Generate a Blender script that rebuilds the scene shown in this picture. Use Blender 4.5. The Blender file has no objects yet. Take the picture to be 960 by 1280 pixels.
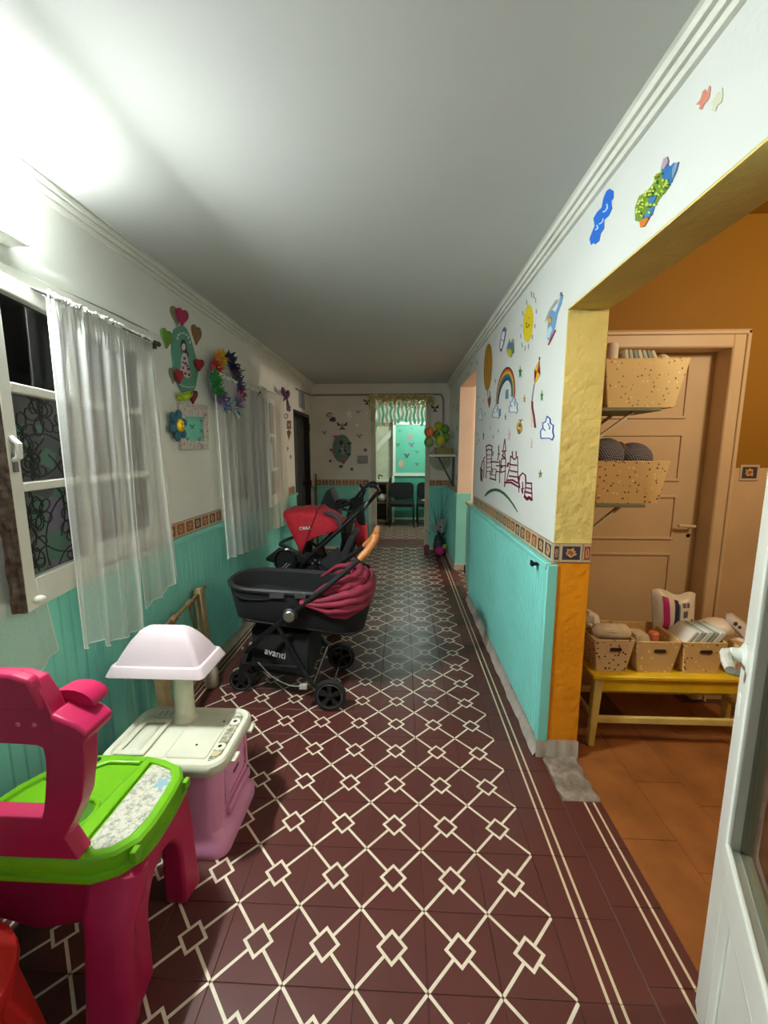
import bpy, bmesh, math, random
from mathutils import Matrix, Vector
random.seed(7)
S = bpy.context.scene
COL = S.collection
PI = math.pi

# ------------------------------------------------------------------ camera, world, exposure
F_PX, PITCH, YAW = 510.0, .14652, .04218          # solved from the floor tile lattice (20 cm tiles)
CAM = Vector((-.481, -.904, 1.447))
cam_data = bpy.data.cameras.new('camera')
cam = bpy.data.objects.new('camera', cam_data); COL.objects.link(cam)
cam_data.sensor_fit = 'VERTICAL'; cam_data.sensor_height = 36.0
cam_data.lens = 36.0 * F_PX / 1280.0
cam_data.clip_start = .02; cam_data.clip_end = 60
cam.location = CAM
cam.rotation_euler = (PI / 2 - PITCH, 0, YAW)
S.camera = cam

world = bpy.data.worlds.new('world'); S.world = world; world.use_nodes = True
world.node_tree.nodes['Background'].inputs[0].default_value = (.5, .55, .6, 1)
world.node_tree.nodes['Background'].inputs[1].default_value = .01
S.view_settings.view_transform = 'Standard'
S.view_settings.look = 'None'
S.view_settings.gamma = 1.0
S.view_settings.use_curve_mapping = False
S.view_settings.exposure = 1.92
LAMP = 400.0          # luminance of the wall tube lamp
WARM = 36.0         # watts of the bulb in the side room beyond the far doorway
BACKROOM = 17.0      # watts of the bulb in the waiting room at the end
YROOM = 13.0          # watts of the bulb in the yellow room

# ------------------------------------------------------------------ pixel -> place on a known surface
_f = Vector((-math.sin(YAW) * math.cos(PITCH), math.cos(YAW) * math.cos(PITCH), -math.sin(PITCH)))
_r = Vector((math.cos(YAW), math.sin(YAW), 0)); _u = _r.cross(_f)
def px(x, y, ax, v):
    d = _f + _r * ((x - 480) / F_PX) + _u * ((640 - y) / F_PX)
    i = 'xyz'.index(ax)
    return CAM + d * ((v - CAM[i]) / d[i])
def crop(ox, oy, s):
    return lambda *pts: [(ox + a / s, oy + b / s) for a, b in pts]

# ------------------------------------------------------------------ materials
def lin(c):
    return tuple(((v / 255) / 12.92 if v / 255 <= .04045 else ((v / 255 + .055) / 1.055) ** 2.4) for v in c) + (1,)
MATS = {}
class NT:
    def __init__(s, name):
        s.m = bpy.data.materials.new(name); s.m.use_nodes = True
        s.t = s.m.node_tree; s.t.nodes.clear()
        s.out = s.n('ShaderNodeOutputMaterial')
    def n(s, ty, **kw):
        nd = s.t.nodes.new(ty)
        for k, v in kw.items(): setattr(nd, k, v)
        return nd
    def l(s, a, b): s.t.links.new(a, b)
    def val(s, sock, v):
        if hasattr(v, 'links') or isinstance(v, bpy.types.NodeSocket): s.l(v, sock)
        else: sock.default_value = v
    def math(s, op, a, b=0.0, c=None):
        nd = s.n('ShaderNodeMath', operation=op)
        s.val(nd.inputs[0], a); s.val(nd.inputs[1], b)
        if c is not None: s.val(nd.inputs[2], c)
        return nd.outputs[0]
    def mix(s, fac, a, b):
        nd = s.n('ShaderNodeMix', data_type='RGBA')
        s.val(nd.inputs[0], fac); s.val(nd.inputs[6], a); s.val(nd.inputs[7], b)
        return nd.outputs[2]
    def noise(s, scale, detail=3, vec=None, rough=.5):
        nd = s.n('ShaderNodeTexNoise'); nd.inputs['Scale'].default_value = scale
        nd.inputs['Detail'].default_value = detail; nd.inputs['Roughness'].default_value = rough
        if vec is not None: s.l(vec, nd.inputs['Vector'])
        return nd.outputs['Fac']
    def ramp(s, fac, stops, interp='LINEAR'):
        nd = s.n('ShaderNodeValToRGB'); s.l(fac, nd.inputs[0]); cr = nd.color_ramp; cr.interpolation = interp
        while len(cr.elements) < len(stops): cr.elements.new(.5)
        for e, (p, c) in zip(cr.elements, stops): e.position = p; e.color = c
        return nd.outputs[0]
    def pos(s): return s.n('ShaderNodeNewGeometry').outputs['Position']
    def obj(s): return s.n('ShaderNodeTexCoord').outputs['Object']
    def rnd(s): return s.n('ShaderNodeObjectInfo').outputs['Random']
    def sep(s, v):
        nd = s.n('ShaderNodeSeparateXYZ'); s.l(v, nd.inputs[0]); return nd.outputs
    def bsdf(s, col, rough=.5, metal=0, spec=.5, bump=None, bstr=.2, bdist=.002, coat=0):
        b = s.n('ShaderNodeBsdfPrincipled')
        s.val(b.inputs['Base Color'], col); s.val(b.inputs['Roughness'], rough)
        b.inputs['Metallic'].default_value = metal; b.inputs['Specular IOR Level'].default_value = spec
        b.inputs['Coat Weight'].default_value = coat
        if bump is not None:
            bp = s.n('ShaderNodeBump'); bp.inputs['Strength'].default_value = bstr; bp.inputs['Distance'].default_value = bdist
            s.l(bump, bp.inputs['Height']); s.l(bp.outputs[0], b.inputs['Normal'])
        s.l(b.outputs[0], s.out.inputs[0]); return b

def mat(name, c, rough=.5, metal=0, var=.08, vs=6, bump=0, bs=60, spec=.5, dist=.002, coat=0, c2=None):
    """one paint / plastic / cloth: base colour with a slight noise variation and fine relief"""
    if name in MATS: return MATS[name]
    t = NT(name); col = lin(c)
    d = lin(c2) if c2 else tuple(v * (1 - 2.2 * var) for v in col[:3]) + (1,)
    p = t.pos() if bump or var else None
    cc = t.mix(t.ramp(t.noise(vs, 4, p), [(.35, (0, 0, 0, 1)), (.7, (1, 1, 1, 1))]), col, d) if (var or c2) else col
    t.bsdf(cc, rough, metal, spec, t.noise(bs, 5, p) if bump else None, bump, dist, coat)
    MATS[name] = t.m; return t.m
def emit(name, c, strength):
    t = NT(name); e = t.n('ShaderNodeEmission'); e.inputs[0].default_value = lin(c); e.inputs[1].default_value = strength
    t.l(e.outputs[0], t.out.inputs[0]); MATS[name] = t.m; return t.m

def sheer(name, c, cover):
    t = NT(name)
    tr = t.n('ShaderNodeBsdfTransparent'); df = t.n('ShaderNodeBsdfDiffuse'); tl = t.n('ShaderNodeBsdfTranslucent')
    df.inputs[0].default_value = lin(c); tl.inputs[0].default_value = lin(c)
    a = t.n('ShaderNodeMixShader'); a.inputs[0].default_value = .35; t.l(df.outputs[0], a.inputs[1]); t.l(tl.outputs[0], a.inputs[2])
    b = t.n('ShaderNodeMixShader')
    w = t.noise(260, 2, t.pos())
    t.l(t.math('MULTIPLY_ADD', w, .3, cover - .15), b.inputs[0])
    t.l(tr.outputs[0], b.inputs[1]); t.l(a.outputs[0], b.inputs[2]); t.l(b.outputs[0], t.out.inputs[0])
    MATS[name] = t.m; return t.m
def glass(name, c=(255, 255, 255), gloss=.12):
    t = NT(name); tr = t.n('ShaderNodeBsdfTransparent'); tr.inputs[0].default_value = lin(c)
    g = t.n('ShaderNodeBsdfGlossy'); g.inputs['Roughness'].default_value = .04
    m = t.n('ShaderNodeMixShader'); m.inputs[0].default_value = gloss
    t.l(tr.outputs[0], m.inputs[1]); t.l(g.outputs[0], m.inputs[2]); t.l(m.outputs[0], t.out.inputs[0])
    MATS[name] = t.m; return t.m

T = .2
def floor_mat():
    """cement tile: cream cross to a small diamond ring on maroon, laid on a 20 cm lattice"""
    t = NT('patterned_cement'); p = t.pos(); x, y, z = t.sep(p)
    u = t.math('ABSOLUTE', t.math('SUBTRACT', t.math('FRACT', t.math('DIVIDE', x, T)), .5))
    v = t.math('ABSOLUTE', t.math('SUBTRACT', t.math('FRACT', t.math('DIVIDE', y, T)), .5))
    s_ = t.math('ADD', u, v); dd = t.math('ABSOLUTE', t.math('SUBTRACT', u, v))
    cross = t.math('MULTIPLY', t.math('LESS_THAN', dd, .031), t.math('GREATER_THAN', s_, .2))
    ring = t.math('MULTIPLY', t.math('LESS_THAN', s_, .235), t.math('GREATER_THAN', s_, .172))
    wob = t.noise(140, 2, p)
    line = t.math('MAXIMUM', cross, ring)
    knot = t.math('GREATER_THAN', s_, .975)
    base = maroon(t, p)
    cream = t.mix(t.noise(35, 4, p), lin((238, 228, 208)), lin((204, 192, 168)))
    c = t.mix(line, base, cream); c = t.mix(knot, c, lin((120, 112, 98)))
    rough = t.math('MULTIPLY_ADD', t.noise(9, 4, p), .22, .28)
    t.bsdf(c, rough, 0, .45, t.noise(230, 3, p), .06, .001)
    MATS['tile'] = t.m; return t.m
def maroon(t, p):
    a = t.mix(t.noise(5, 5, p), lin((96, 46, 41)), lin((68, 31, 29)))
    a = t.mix(t.math('MULTIPLY', t.noise(400, 1, p), .5), a, lin((104, 60, 54)))
    return t.mix(t.math('MULTIPLY', t.rnd(), .3), a, lin((84, 50, 44)))
def stripe_mat(name, xs, w=.0042):
    """plain maroon border tile with thin cream lines running along the passage"""
    t = NT(name); p = t.pos(); x, y, z = t.sep(p); m = None
    for x0 in xs:
        q = t.math('LESS_THAN', t.math('ABSOLUTE', t.math('SUBTRACT', x, x0)), w)
        m = q if m is None else t.math('MAXIMUM', m, q)
    c = t.mix(m if m is not None else 0.0, maroon(t, p), lin((206, 190, 160)))
    t.bsdf(c, t.math('MULTIPLY_ADD', t.noise(9, 4, p), .22, .3), 0, .45, t.noise(230, 3, p), .06, .001)
    MATS[name] = t.m; return t.m
def border_mat():
    """printed border tile: cream edge, coloured picture square with a pale figure"""
    t = NT('printed_border'); o = t.obj(); x, y, z = t.sep(o); r = t.rnd()
    ax = t.math('ABSOLUTE', x); az = t.math('ABSOLUTE', z)
    inner = t.math('MULTIPLY', t.math('LESS_THAN', ax, .039), t.math('LESS_THAN', az, .031))
    pic = t.ramp(r, [(0, lin((150, 78, 48))), (.34, lin((58, 66, 84))), (.62, lin((164, 92, 58))), (.82, lin((86, 60, 46)))], 'CONSTANT')
    rr = t.math('SQRT', t.math('ADD', t.math('MULTIPLY', x, x), t.math('MULTIPLY', z, z)))
    wv = t.math('ADD', rr, t.math('MULTIPLY_ADD', t.noise(85, 2, t.pos()), .03, -.015))
    figure = t.math('LESS_THAN', wv, .022); eye = t.math('LESS_THAN', wv, .011)
    ring = t.math('LESS_THAN', wv, .026)
    c = t.mix(inner, lin((196, 176, 142)), pic)
    c = t.mix(t.math('MULTIPLY', inner, ring), c, lin((70, 40, 30)))
    c = t.mix(figure, c, lin((206, 164, 112))); c = t.mix(eye, c, lin((150, 96, 66)))
    band = t.math('GREATER_THAN', az, .041); c = t.mix(band, c, lin((150, 128, 100)))
    t.bsdf(c, .3); MATS['border'] = t.m; return t.m
def dots_mat(name, base, dots, sc=26, thr=.17, seed=0):
    """cardboard box with printed little spots"""
    t = NT(name); o = t.obj()
    mp = t.n('ShaderNodeMapping'); t.l(o, mp.inputs[0]); mp.inputs['Location'].default_value = (seed, seed * .7, seed * .3)
    vz = t.n('ShaderNodeTexVoronoi'); vz.inputs['Scale'].default_value = sc; t.l(mp.outputs[0], vz.inputs['Vector'])
    spot = t.math('LESS_THAN', vz.outputs['Distance'], thr)
    pick = t.sep(vz.outputs['Color'])[0]
    dc = t.ramp(pick, [(i / len(dots), lin(c)) for i, c in enumerate(dots)], 'CONSTANT')
    t.bsdf(t.mix(spot, lin(base), dc), .6); MATS[name] = t.m; return t.m
def film_mat():
    """translucent coloured window film: cells of grey, sea green and lilac"""
    t = NT('stained_film'); vz = t.n('ShaderNodeTexVoronoi'); vz.inputs['Scale'].default_value = 11
    t.l(t.pos(), vz.inputs['Vector']); pick = t.sep(vz.outputs['Color'])[0]
    c = t.ramp(pick, [(0, lin((78, 84, 84))), (.34, lin((72, 112, 98))), (.5, lin((104, 102, 124))), (.66, lin((70, 74, 78))), (.9, lin((92, 112, 104)))], 'CONSTANT')
    t.bsdf(c, .35); MATS['film'] = t.m; return t.m
def gingham_mat():
    t = NT('navy_gingham'); x, y, z = t.sep(t.obj()); k = .011
    a = t.math('LESS_THAN', t.math('FRACT', t.math('DIVIDE', t.math('ADD', x, t.math('MULTIPLY', z, .5)), k)), .22)
    b = t.math('LESS_THAN', t.math('FRACT', t.math('DIVIDE', t.math('ADD', y, z), k)), .22)
    t.bsdf(t.mix(t.math('MAXIMUM', a, b), lin((34, 36, 58)), lin((150, 146, 150))), .9); MATS['gingham'] = t.m; return t.m
def speckle_mat(name, stops, sc, rough=.6):
    t = NT(name); t.bsdf(t.ramp(t.noise(sc, 5, t.pos(), .7), [(p, lin(c)) for p, c in stops]), rough); MATS[name] = t.m; return t.m
def bead_paint():
    return mat('teal_paint', (132, 218, 206), .42, 0, .05, 3, .1, 40, .4)

TILE = floor_mat()
STR_R = stripe_mat('striped_cement', (.078, .110)); STR_L = stripe_mat('striped_cement_wall', (-1.678, -1.710))
STR_T = stripe_mat('striped_cement_threshold', (.291, .328)); PLAIN = stripe_mat('plain_cement', ())
BORDER = border_mat(); FILM = film_mat(); GING = gingham_mat()
WHITE = mat('white_wall_paint', (212, 216, 211), .65, 0, .03, 2, .25, 55, .3, .004)
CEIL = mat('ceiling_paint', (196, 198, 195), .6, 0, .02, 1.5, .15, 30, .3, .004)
LWALL = mat('aged_wall_paint', (226, 228, 220), .65, 0, .05, 2.2, .3, 45, .3, .004)
TEAL = bead_paint()
YEL = mat('yellow_plaster', (228, 208, 124), .6, 0, .06, 5, .9, 26, .35, .012)
YELW = mat('mustard_wall_paint', (150, 106, 18), .65, 0, .05, 2, .2, 40, .3)
ORANGE = mat('orange_paint', (236, 152, 22), .5, 0, .08, 4, .7, 30, .4, .008)
CEMENT = mat('rough_cement', (186, 176, 164), .85, 0, .12, 14, .6, 60, .2, .005)
WOODW = mat('white_gloss_paint', (228, 230, 220), .35, 0, .05, 5, .15, 35, .45)
WORN = mat('bare_brown_wood', (62, 44, 34), .8, 0, .2, 45, .4, 60, c2=(112, 96, 82))
DOORC = mat('cream_door_paint', (214, 188, 148), .45, 0, .05, 3, .1, 30)
BLACK = mat('black_plastic', (24, 24, 26), .45, 0, .1, 20)
BFAB = mat('black_fabric', (20, 21, 24), .9, 0, .15, 60, .3, 300)
CHROME = mat('satin_metal', (190, 190, 186), .28, 1, .0)
GREY = mat('grey_plastic', (120, 120, 122), .4)
REDF = mat('red_canopy_fabric', (186, 24, 42), .8, 0, .12, 30, .3, 200)
BURG = mat('burgundy_fabric', (142, 34, 62), .75, 0, .12, 22, .4, 120)
COGNAC = mat('tan_leather', (188, 122, 66), .5, 0, .1, 40)
TIRE = mat('tyre_rubber', (28, 28, 28), .75, 0, .1, 40)
FUCH = mat('raspberry_plastic', (180, 24, 78), .38, 0, .06, 6, .05, 30)
LIME = mat('lime_plastic', (108, 176, 8), .32, 0, .05, 6)
PINKP = mat('pale_pink_plastic', (226, 150, 192), .4, 0, .06, 8)
PALEPINK = mat('blush_plastic', (208, 192, 198), .35, 0, .02, 6)
IVORY = mat('ivory_plastic', (212, 212, 192), .35, 0, .05, 9)
REDP = mat('red_plastic', (214, 40, 36), .42, 0, .05, 9)
BRASS = mat('old_brass', (150, 122, 78), .45, .5, .15, 30)
RADW = mat('worn_beige_paint', (168, 146, 104), .55, 0, .15, 18, .2, 60)
# ------------------------------------------------------------------ mesh helpers
class MB:
    def __init__(s): s.v = []; s.f = []; s.m = []
    def add(s, v, f, mi=0):
        k = len(s.v); s.v += [Vector(p) for p in v]
        s.f += [tuple(i + k for i in q) for q in f]; s.m += [mi] * len(f); return s
    def box(s, x0, x1, y0, y1, z0, z1, mi=0, M=None):
        v = [Vector((x, y, z)) for x in (x0, x1) for y in (y0, y1) for z in (z0, z1)]
        if M is not None: v = [M @ p for p in v]
        return s.add(v, [(0, 1, 3, 2), (4, 6, 7, 5), (0, 4, 5, 1), (2, 3, 7, 6), (0, 2, 6, 4), (1, 5, 7, 3)], mi)
    def bar(s, p0, p1, w, h, mi=0, up=(0, 0, 1)):
        """rectangular bar from p0 to p1"""
        p0 = Vector(p0); p1 = Vector(p1); d = (p1 - p0).normalized(); u = Vector(up)
        if abs(d.dot(u)) > .98: u = Vector((0, 1, 0))
        a = d.cross(u).normalized(); b = a.cross(d)
        v = [p + a * sx * w / 2 + b * sy * h / 2 for p in (p0, p1) for sx, sy in ((-1, -1), (1, -1), (1, 1), (-1, 1))]
        return s.add(v, [(0, 1, 2, 3), (4, 7, 6, 5), (0, 4, 5, 1), (1, 5, 6, 2), (2, 6, 7, 3), (3, 7, 4, 0)], mi)
    def tube(s, path, r, n=10, mi=0, closed=False, flat=1.0):
        P = [Vector(p) for p in path]; N = len(P); rs = r if isinstance(r, (list, tuple)) else [r] * N
        rings = []; a = None
        for i, p in enumerate(P):
            d = (P[(i + 1) % N] - P[i - 1]) if closed or 0 < i < N - 1 else (P[1] - P[0] if i == 0 else P[-1] - P[-2])
            if d.length < 1e-9: d = Vector((0, 0, 1))
            d.normalize()
            if a is None:
                a = d.orthogonal().normalized()
            a = (a - d * a.dot(d)); a = a.normalized() if a.length > 1e-6 else d.orthogonal().normalized()
            b = d.cross(a)
            rings.append([p + a * math.cos(2 * PI * k / n) * rs[i] + b * math.sin(2 * PI * k / n) * rs[i] * flat for k in range(n)])
        v = [q for R in rings for q in R]; f = []
        for i in range(N if closed else N - 1):
            j = (i + 1) % N
            for k in range(n): f.append((i * n + k, i * n + (k + 1) % n, j * n + (k + 1) % n, j * n + k))
        if not closed: f += [tuple(range(n - 1, -1, -1)), tuple((N - 1) * n + k for k in range(n))]
        return s.add(v, f, mi)
    def loft(s, loops, mi=0, cap0=True, cap1=True):
        n = len(loops[0]); v = [q for L in loops for q in L]; f = []
        for i in range(len(loops) - 1):
            for k in range(n): f.append((i * n + k, i * n + (k + 1) % n, (i + 1) * n + (k + 1) % n, (i + 1) * n + k))
        if cap0: f.append(tuple(range(n - 1, -1, -1)))
        if cap1: f.append(tuple((len(loops) - 1) * n + k for k in range(n)))
        return s.add(v, f, mi)
    def prism(s, pts, off, mi=0):
        off = Vector(off); a = [Vector(p) for p in pts]
        return s.loft([a, [p + off for p in a]], mi)
    def ring(s, outer, inner, off, mi=0):
        """plate with a hole: outer and inner loops of equal length, extruded by off"""
        off = Vector(off); n = len(outer); o = [Vector(p) for p in outer]; i_ = [Vector(p) for p in inner]
        v = o + i_ + [p + off for p in o] + [p + off for p in i_]; f = []
        for k in range(n):
            j = (k + 1) % n
            f += [(k, j, n + j, n + k), (2 * n + k, 3 * n + k, 3 * n + j, 2 * n + j), (k, 2 * n + k, 2 * n + j, j), (n + k, n + j, 3 * n + j, 3 * n + k)]
        return s.add(v, f, mi)
    def lathe(s, prof, c=(0, 0, 0), n=20, mi=0, M=None, sx=1, sy=1):
        loops = []
        for r, z in prof:
            L = [Vector((r * sx * math.cos(2 * PI * k / n), r * sy * math.sin(2 * PI * k / n), z)) for k in range(n)]
            if M is not None: L = [M @ p for p in L]
            loops.append([p + Vector(c) for p in L])
        return s.loft(loops, mi)
    def ball(s, c, rx, ry=None, rz=None, n=12, m=8, mi=0, M=None, f=None):
        ry = ry or rx; rz = rz or rx; loops = []
        for i in range(m + 1):
            th = PI * (i + (.12 if i == 0 else -.12 if i == m else 0)) / m
            L = []
            for k in range(n):
                ph = 2 * PI * k / n
                p = Vector((rx * math.sin(th) * math.cos(ph), ry * math.sin(th) * math.sin(ph), -rz * math.cos(th)))
                if f: p = f(p)
                if M is not None: p = M @ p
                L.append(p + Vector(c))
            loops.append(L)
        return s.loft(loops, mi)
    def grid(s, fn, nu, nv, mi=0, closed_u=False):
        v = [fn(i / nu, j / nv) for j in range(nv + 1) for i in range(nu + (0 if closed_u else 1))]; w = nu if closed_u else nu + 1
        f = [(j * w + i, j * w + (i + 1) % w, (j + 1) * w + (i + 1) % w, (j + 1) * w + i) for j in range(nv) for i in range(nu)]
        return s.add(v, f, mi)

def rrect(cx, cy, hx, hy, r, z, rot=0, n=5):
    """rounded rectangle loop at height z"""
    L = []; c, s_ = math.cos(rot), math.sin(rot)
    for qx, qy, a0 in ((1, 1, 0), (-1, 1, 1), (-1, -1, 2), (1, -1, 3)):
        for k in range(n + 1):
            a = (a0 + k / n) * PI / 2
            x = qx * (hx - r) + r * math.cos(a); y = qy * (hy - r) + r * math.sin(a)
            L.append(Vector((cx + x * c - y * s_, cy + x * s_ + y * c, z)))
    return L
def arc(c, r, a0, a1, n, plane='xz', y=0, rz=None):
    rz = rz or r; out = []
    for k in range(n + 1):
        a = a0 + (a1 - a0) * k / n; p, q = c[0] + r * math.cos(a), c[1] + rz * math.sin(a)
        out.append(Vector((p, y, q)) if plane == 'xz' else Vector((y, p, q)) if plane == 'yz' else Vector((p, q, y)))
    return out
def bez(pts, n=8):
    """smooth Catmull-Rom path through the points"""
    P = [Vector(p) for p in pts]; P = [P[0] * 2 - P[1]] + P + [P[-1] * 2 - P[-2]]; out = []
    for i in range(1, len(P) - 2):
        a, b, c, d = P[i - 1:i + 3]
        for k in range(n):
            t = k / n
            out.append(.5 * ((2 * b) + (c - a) * t + (2 * a - 5 * b + 4 * c - d) * t * t + (3 * b - a - 3 * c + d) * t ** 3))
    out.append(P[-2]); return out

WM = {}
def link(o, parent=None, world=None):
    COL.objects.link(o); W = world or Matrix()
    o.matrix_basis = W; WM[o.name] = W
    if parent is not None:
        o.parent = parent; o.matrix_parent_inverse = WM[parent.name].inverted()
    return o
def mesh_of(name, mb, mats, smooth=35, base=None):
    if not isinstance(mats, (list, tuple)): mats = [mats]
    if base is None:
        xs = [p.x for p in mb.v]; ys = [p.y for p in mb.v]; zs = [p.z for p in mb.v]
        base = Vector(((min(xs) + max(xs)) / 2, (min(ys) + max(ys)) / 2, min(zs)))
    me = bpy.data.meshes.new(name)
    me.from_pydata([p - base for p in mb.v], [], mb.f)
    for m in mats: me.materials.append(m)
    if len(mats) > 1: me.polygons.foreach_set('material_index', mb.m)
    bm = bmesh.new(); bm.from_mesh(me); bmesh.ops.recalc_face_normals(bm, faces=bm.faces); bm.to_mesh(me); bm.free()
    if smooth:
        me.polygons.foreach_set('use_smooth', [True] * len(me.polygons)); me.set_sharp_from_angle(angle=math.radians(smooth))
    return me, base
def obj(name, mb, mats, parent=None, smooth=35, bevel=0, sub=0, solid=0, label=None):
    me, base = mesh_of(name, mb, mats, smooth)
    o = link(bpy.data.objects.new(name, me), parent, Matrix.Translation(base))
    if solid:
        m = o.modifiers.new('thickness', 'SOLIDIFY'); m.thickness = solid; m.offset = 0
    if bevel:
        m = o.modifiers.new('bevel', 'BEVEL'); m.width = bevel; m.segments = 2; m.limit_method = 'ANGLE'; m.angle_limit = math.radians(40)
    if sub:
        m = o.modifiers.new('smooth', 'SUBSURF'); m.levels = sub; m.render_levels = sub
    if label: o['label'] = label
    return o
def piece(name, me, parent, loc, rz=0):
    return link(bpy.data.objects.new(name, me), parent, Matrix.Translation(Vector(loc)) @ Matrix.Rotation(rz, 4, 'Z'))
def tag(o, label, cat, group=None):
    o['label'] = label; o['category'] = cat
    if group: o['group'] = group
    return o
def thing(name, label, cat, loc, group=None):
    o = bpy.data.objects.new(name, None); o.empty_display_size = .1
    link(o, None, Matrix.Translation(Vector(loc))); return tag(o, label, cat, group)
def struct(name, mb, mats, bevel=0, smooth=35, label=None):
    o = obj(name, mb, mats, None, smooth, bevel); o['kind'] = 'structure'
    if label: o['label'] = label
    return o
def text_mesh(name, s, size, M, m, parent, depth=.0008):
    cu = bpy.data.curves.new(name, 'FONT'); cu.body = s; cu.size = size; cu.align_x = 'CENTER'; cu.align_y = 'CENTER'; cu.extrude = depth
    t = bpy.data.objects.new(name, cu); COL.objects.link(t)
    dg = bpy.context.evaluated_depsgraph_get(); me = bpy.data.meshes.new_from_object(t.evaluated_get(dg))
    bpy.data.objects.remove(t); bpy.data.curves.remove(cu)
    me.materials.clear(); me.materials.append(m)
    return link(bpy.data.objects.new(name, me), parent, M)
# ================================================================== THE SETTING
XL, XR, YB, ZC = -1.77, .2, 5.05, 2.40
XR2 = .365
YJ = .91                       # jamb of the wide opening in the right wall

# ---- lights of the place (the tube lamp on the left wall is built with its fixture further down)
def bulb(name, loc, watts, c, r=.05):
    l = bpy.data.lights.new(name, 'POINT'); l.energy = watts; l.color = lin(c)[:3]; l.shadow_soft_size = r
    o = bpy.data.objects.new(name, l); COL.objects.link(o); o.location = loc; return o
bulb('side_room_bulb', (3.1, 3.5, 2.12), WARM, (255, 238, 218), .06)
bulb('waiting_room_bulb', (-.1, 6.2, 2.3), BACKROOM, (235, 255, 245), .12)
bulb('yellow_room_bulb', (1.5, .1, 2.2), YROOM, (255, 232, 195), .12)

# ---- floors
def tile_mesh(name, hx, hy, m, th=.004, ch=.0012):
    b = MB()
    b.loft([[Vector((sx * (hx - c), sy * (hy - c), z)) for sx, sy in ((1, 1), (-1, 1), (-1, -1), (1, -1))] for c, z in ((0, -th), (0, -ch), (ch, 0))])
    return mesh_of(name, b, m, 0, Vector((0, 0, 0)))[0]
GROUT = mat('grout', (112, 86, 78), .9)
floor = struct('floor', MB().box(-1.95, .205, -1.6, YB, -.06, -.003), GROUT, label='dark maroon cement tile floor with cream lattice lines')
tm = tile_mesh('tile', .0992, .0992, TILE); ts = tile_mesh('striped_tile', .0992, .0992, STR_R); tl_ = tile_mesh('striped_tile_wall', .0992, .0992, STR_L)
for j in range(-4, 25):
    for i in range(-9, 1):
        me = ts if i == 0 else tl_ if i == -9 else tm
        piece('tile', me, floor, (i * T + .1, j * T + .1, random.uniform(-.0004, .0003)))
thr = struct('floor_threshold', MB().box(.205, .362, -.9, YJ, -.06, -.003), GROUT)
th = tile_mesh('threshold_tile', .079, .0992, STR_T)
for j in range(-4, 3): piece('tile', th, thr, (.2825, j * T + .14, 0))
thr.children[-1].location.y += 0
b = MB(); n = 14
def patch(u, v):
    x = .205 + u * .155 + (.006 * math.sin(v * 21) if u in (0, 1) else 0); y = .645 + v * .262
    return Vector((x, y, .004 * math.sin(u * 7 + 1) * math.sin(v * 9) + .003 - (.005 if u in (0, 1) or v in (0, 1) else 0)))
b.grid(patch, n, n)
obj('cement_patch', b, speckle_mat('grey_cement_patch', [(.3, (92, 84, 74)), (.5, (128, 118, 104)), (.7, (160, 150, 136))], 16, .8), thr)
WOODF = mat('brown_floor_tile', (150, 92, 46), .34, 0, .16, 7, .12, 20, .5)
floor2 = struct('floor_yellow_room', MB().box(.362, 2.45, -1.6, 1.56, -.06, -.004), mat('brown_grout', (92, 58, 36), .9), label='brown wood look tile floor')
wt = tile_mesh('wood_tile', .0992, .1992, WOODF)
for i in range(11):
    for j in range(9):
        piece('tile', wt, floor2, (.462 + i * .2, -1.32 + j * .4 + (.2 if i % 2 else 0) + .08 * (i % 3), random.uniform(-.0012, .0002)))
for c in list(floor2.children):
    if c.location.y > 1.36 or c.location.y < -1.45: bpy.data.objects.remove(c)
floor3 = struct('floor_waiting_room', MB().box(-2.2, 1.4, YB, 7.8, -.06, 0), TILE)
b = MB()
for k in range(3): b.box(-1.7, .9, 5.21 + k * .2, 5.4 + k * .2, 0, .002)
obj('border_tile', b, PLAIN, floor3)['kind'] = 'stuff'
floor4 = struct('floor_side_room', MB().box(.205, 3.8, 2.2, YB, -.06, -.001), TILE)

# ---- ceiling
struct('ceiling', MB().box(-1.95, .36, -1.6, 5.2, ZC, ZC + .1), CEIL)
struct('ceiling_yellow_room', MB().box(.36, 2.5, -1.7, 1.6, 2.62, 2.7), YELW)
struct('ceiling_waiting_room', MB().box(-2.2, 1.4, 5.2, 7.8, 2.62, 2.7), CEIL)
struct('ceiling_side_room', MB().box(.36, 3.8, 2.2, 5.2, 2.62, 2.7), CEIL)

# ---- walls
W1 = (-.40, 1.24, .95, 2.0); W2 = (1.98, 3.46, .93, 1.95); DL = (4.02, 4.86, 1.95)
b = MB()
for y0, y1, z0, z1 in ((-1.6, W1[0], 0, ZC), (W1[0], W1[1], 0, W1[2]), (W1[0], W1[1], W1[3], ZC), (W1[1], W2[0], 0, ZC), (W2[0], W2[1], 0, W2[2]),
                       (W2[0], W2[1], W2[3], ZC), (W2[1], DL[0], 0, ZC), (DL[0], DL[1], DL[2], ZC), (DL[1], YB, 0, ZC)):
    b.box(XL - .18, XL, y0, y1, z0, z1)
wall_left = struct('wall_left', b, LWALL)
D2 = (3.0, 4.05, 2.2)
YN = -.66
b = MB()
for y0, y1, z0, z1 in ((YN, YJ, 2.03, 2.75), (YJ, D2[0], 0, 2.75), (D2[0], D2[1], D2[2], 2.75), (D2[1], 5.2, 0, 2.75), (-1.6, YN, 0, 2.75)):
    b.box(XR, XR2, y0, y1, z0, z1)
wall_right = struct('wall_right', b, WHITE)
OPN = (-.90, -.08, 2.225)
b = MB()
b.box(XL - .18, OPN[0], YB, YB + .15, 0, 2.7).box(OPN[1], XR, YB, YB + .15, 0, 2.7).box(OPN[0], OPN[1], YB, YB + .15, OPN[2], 2.7)
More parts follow.
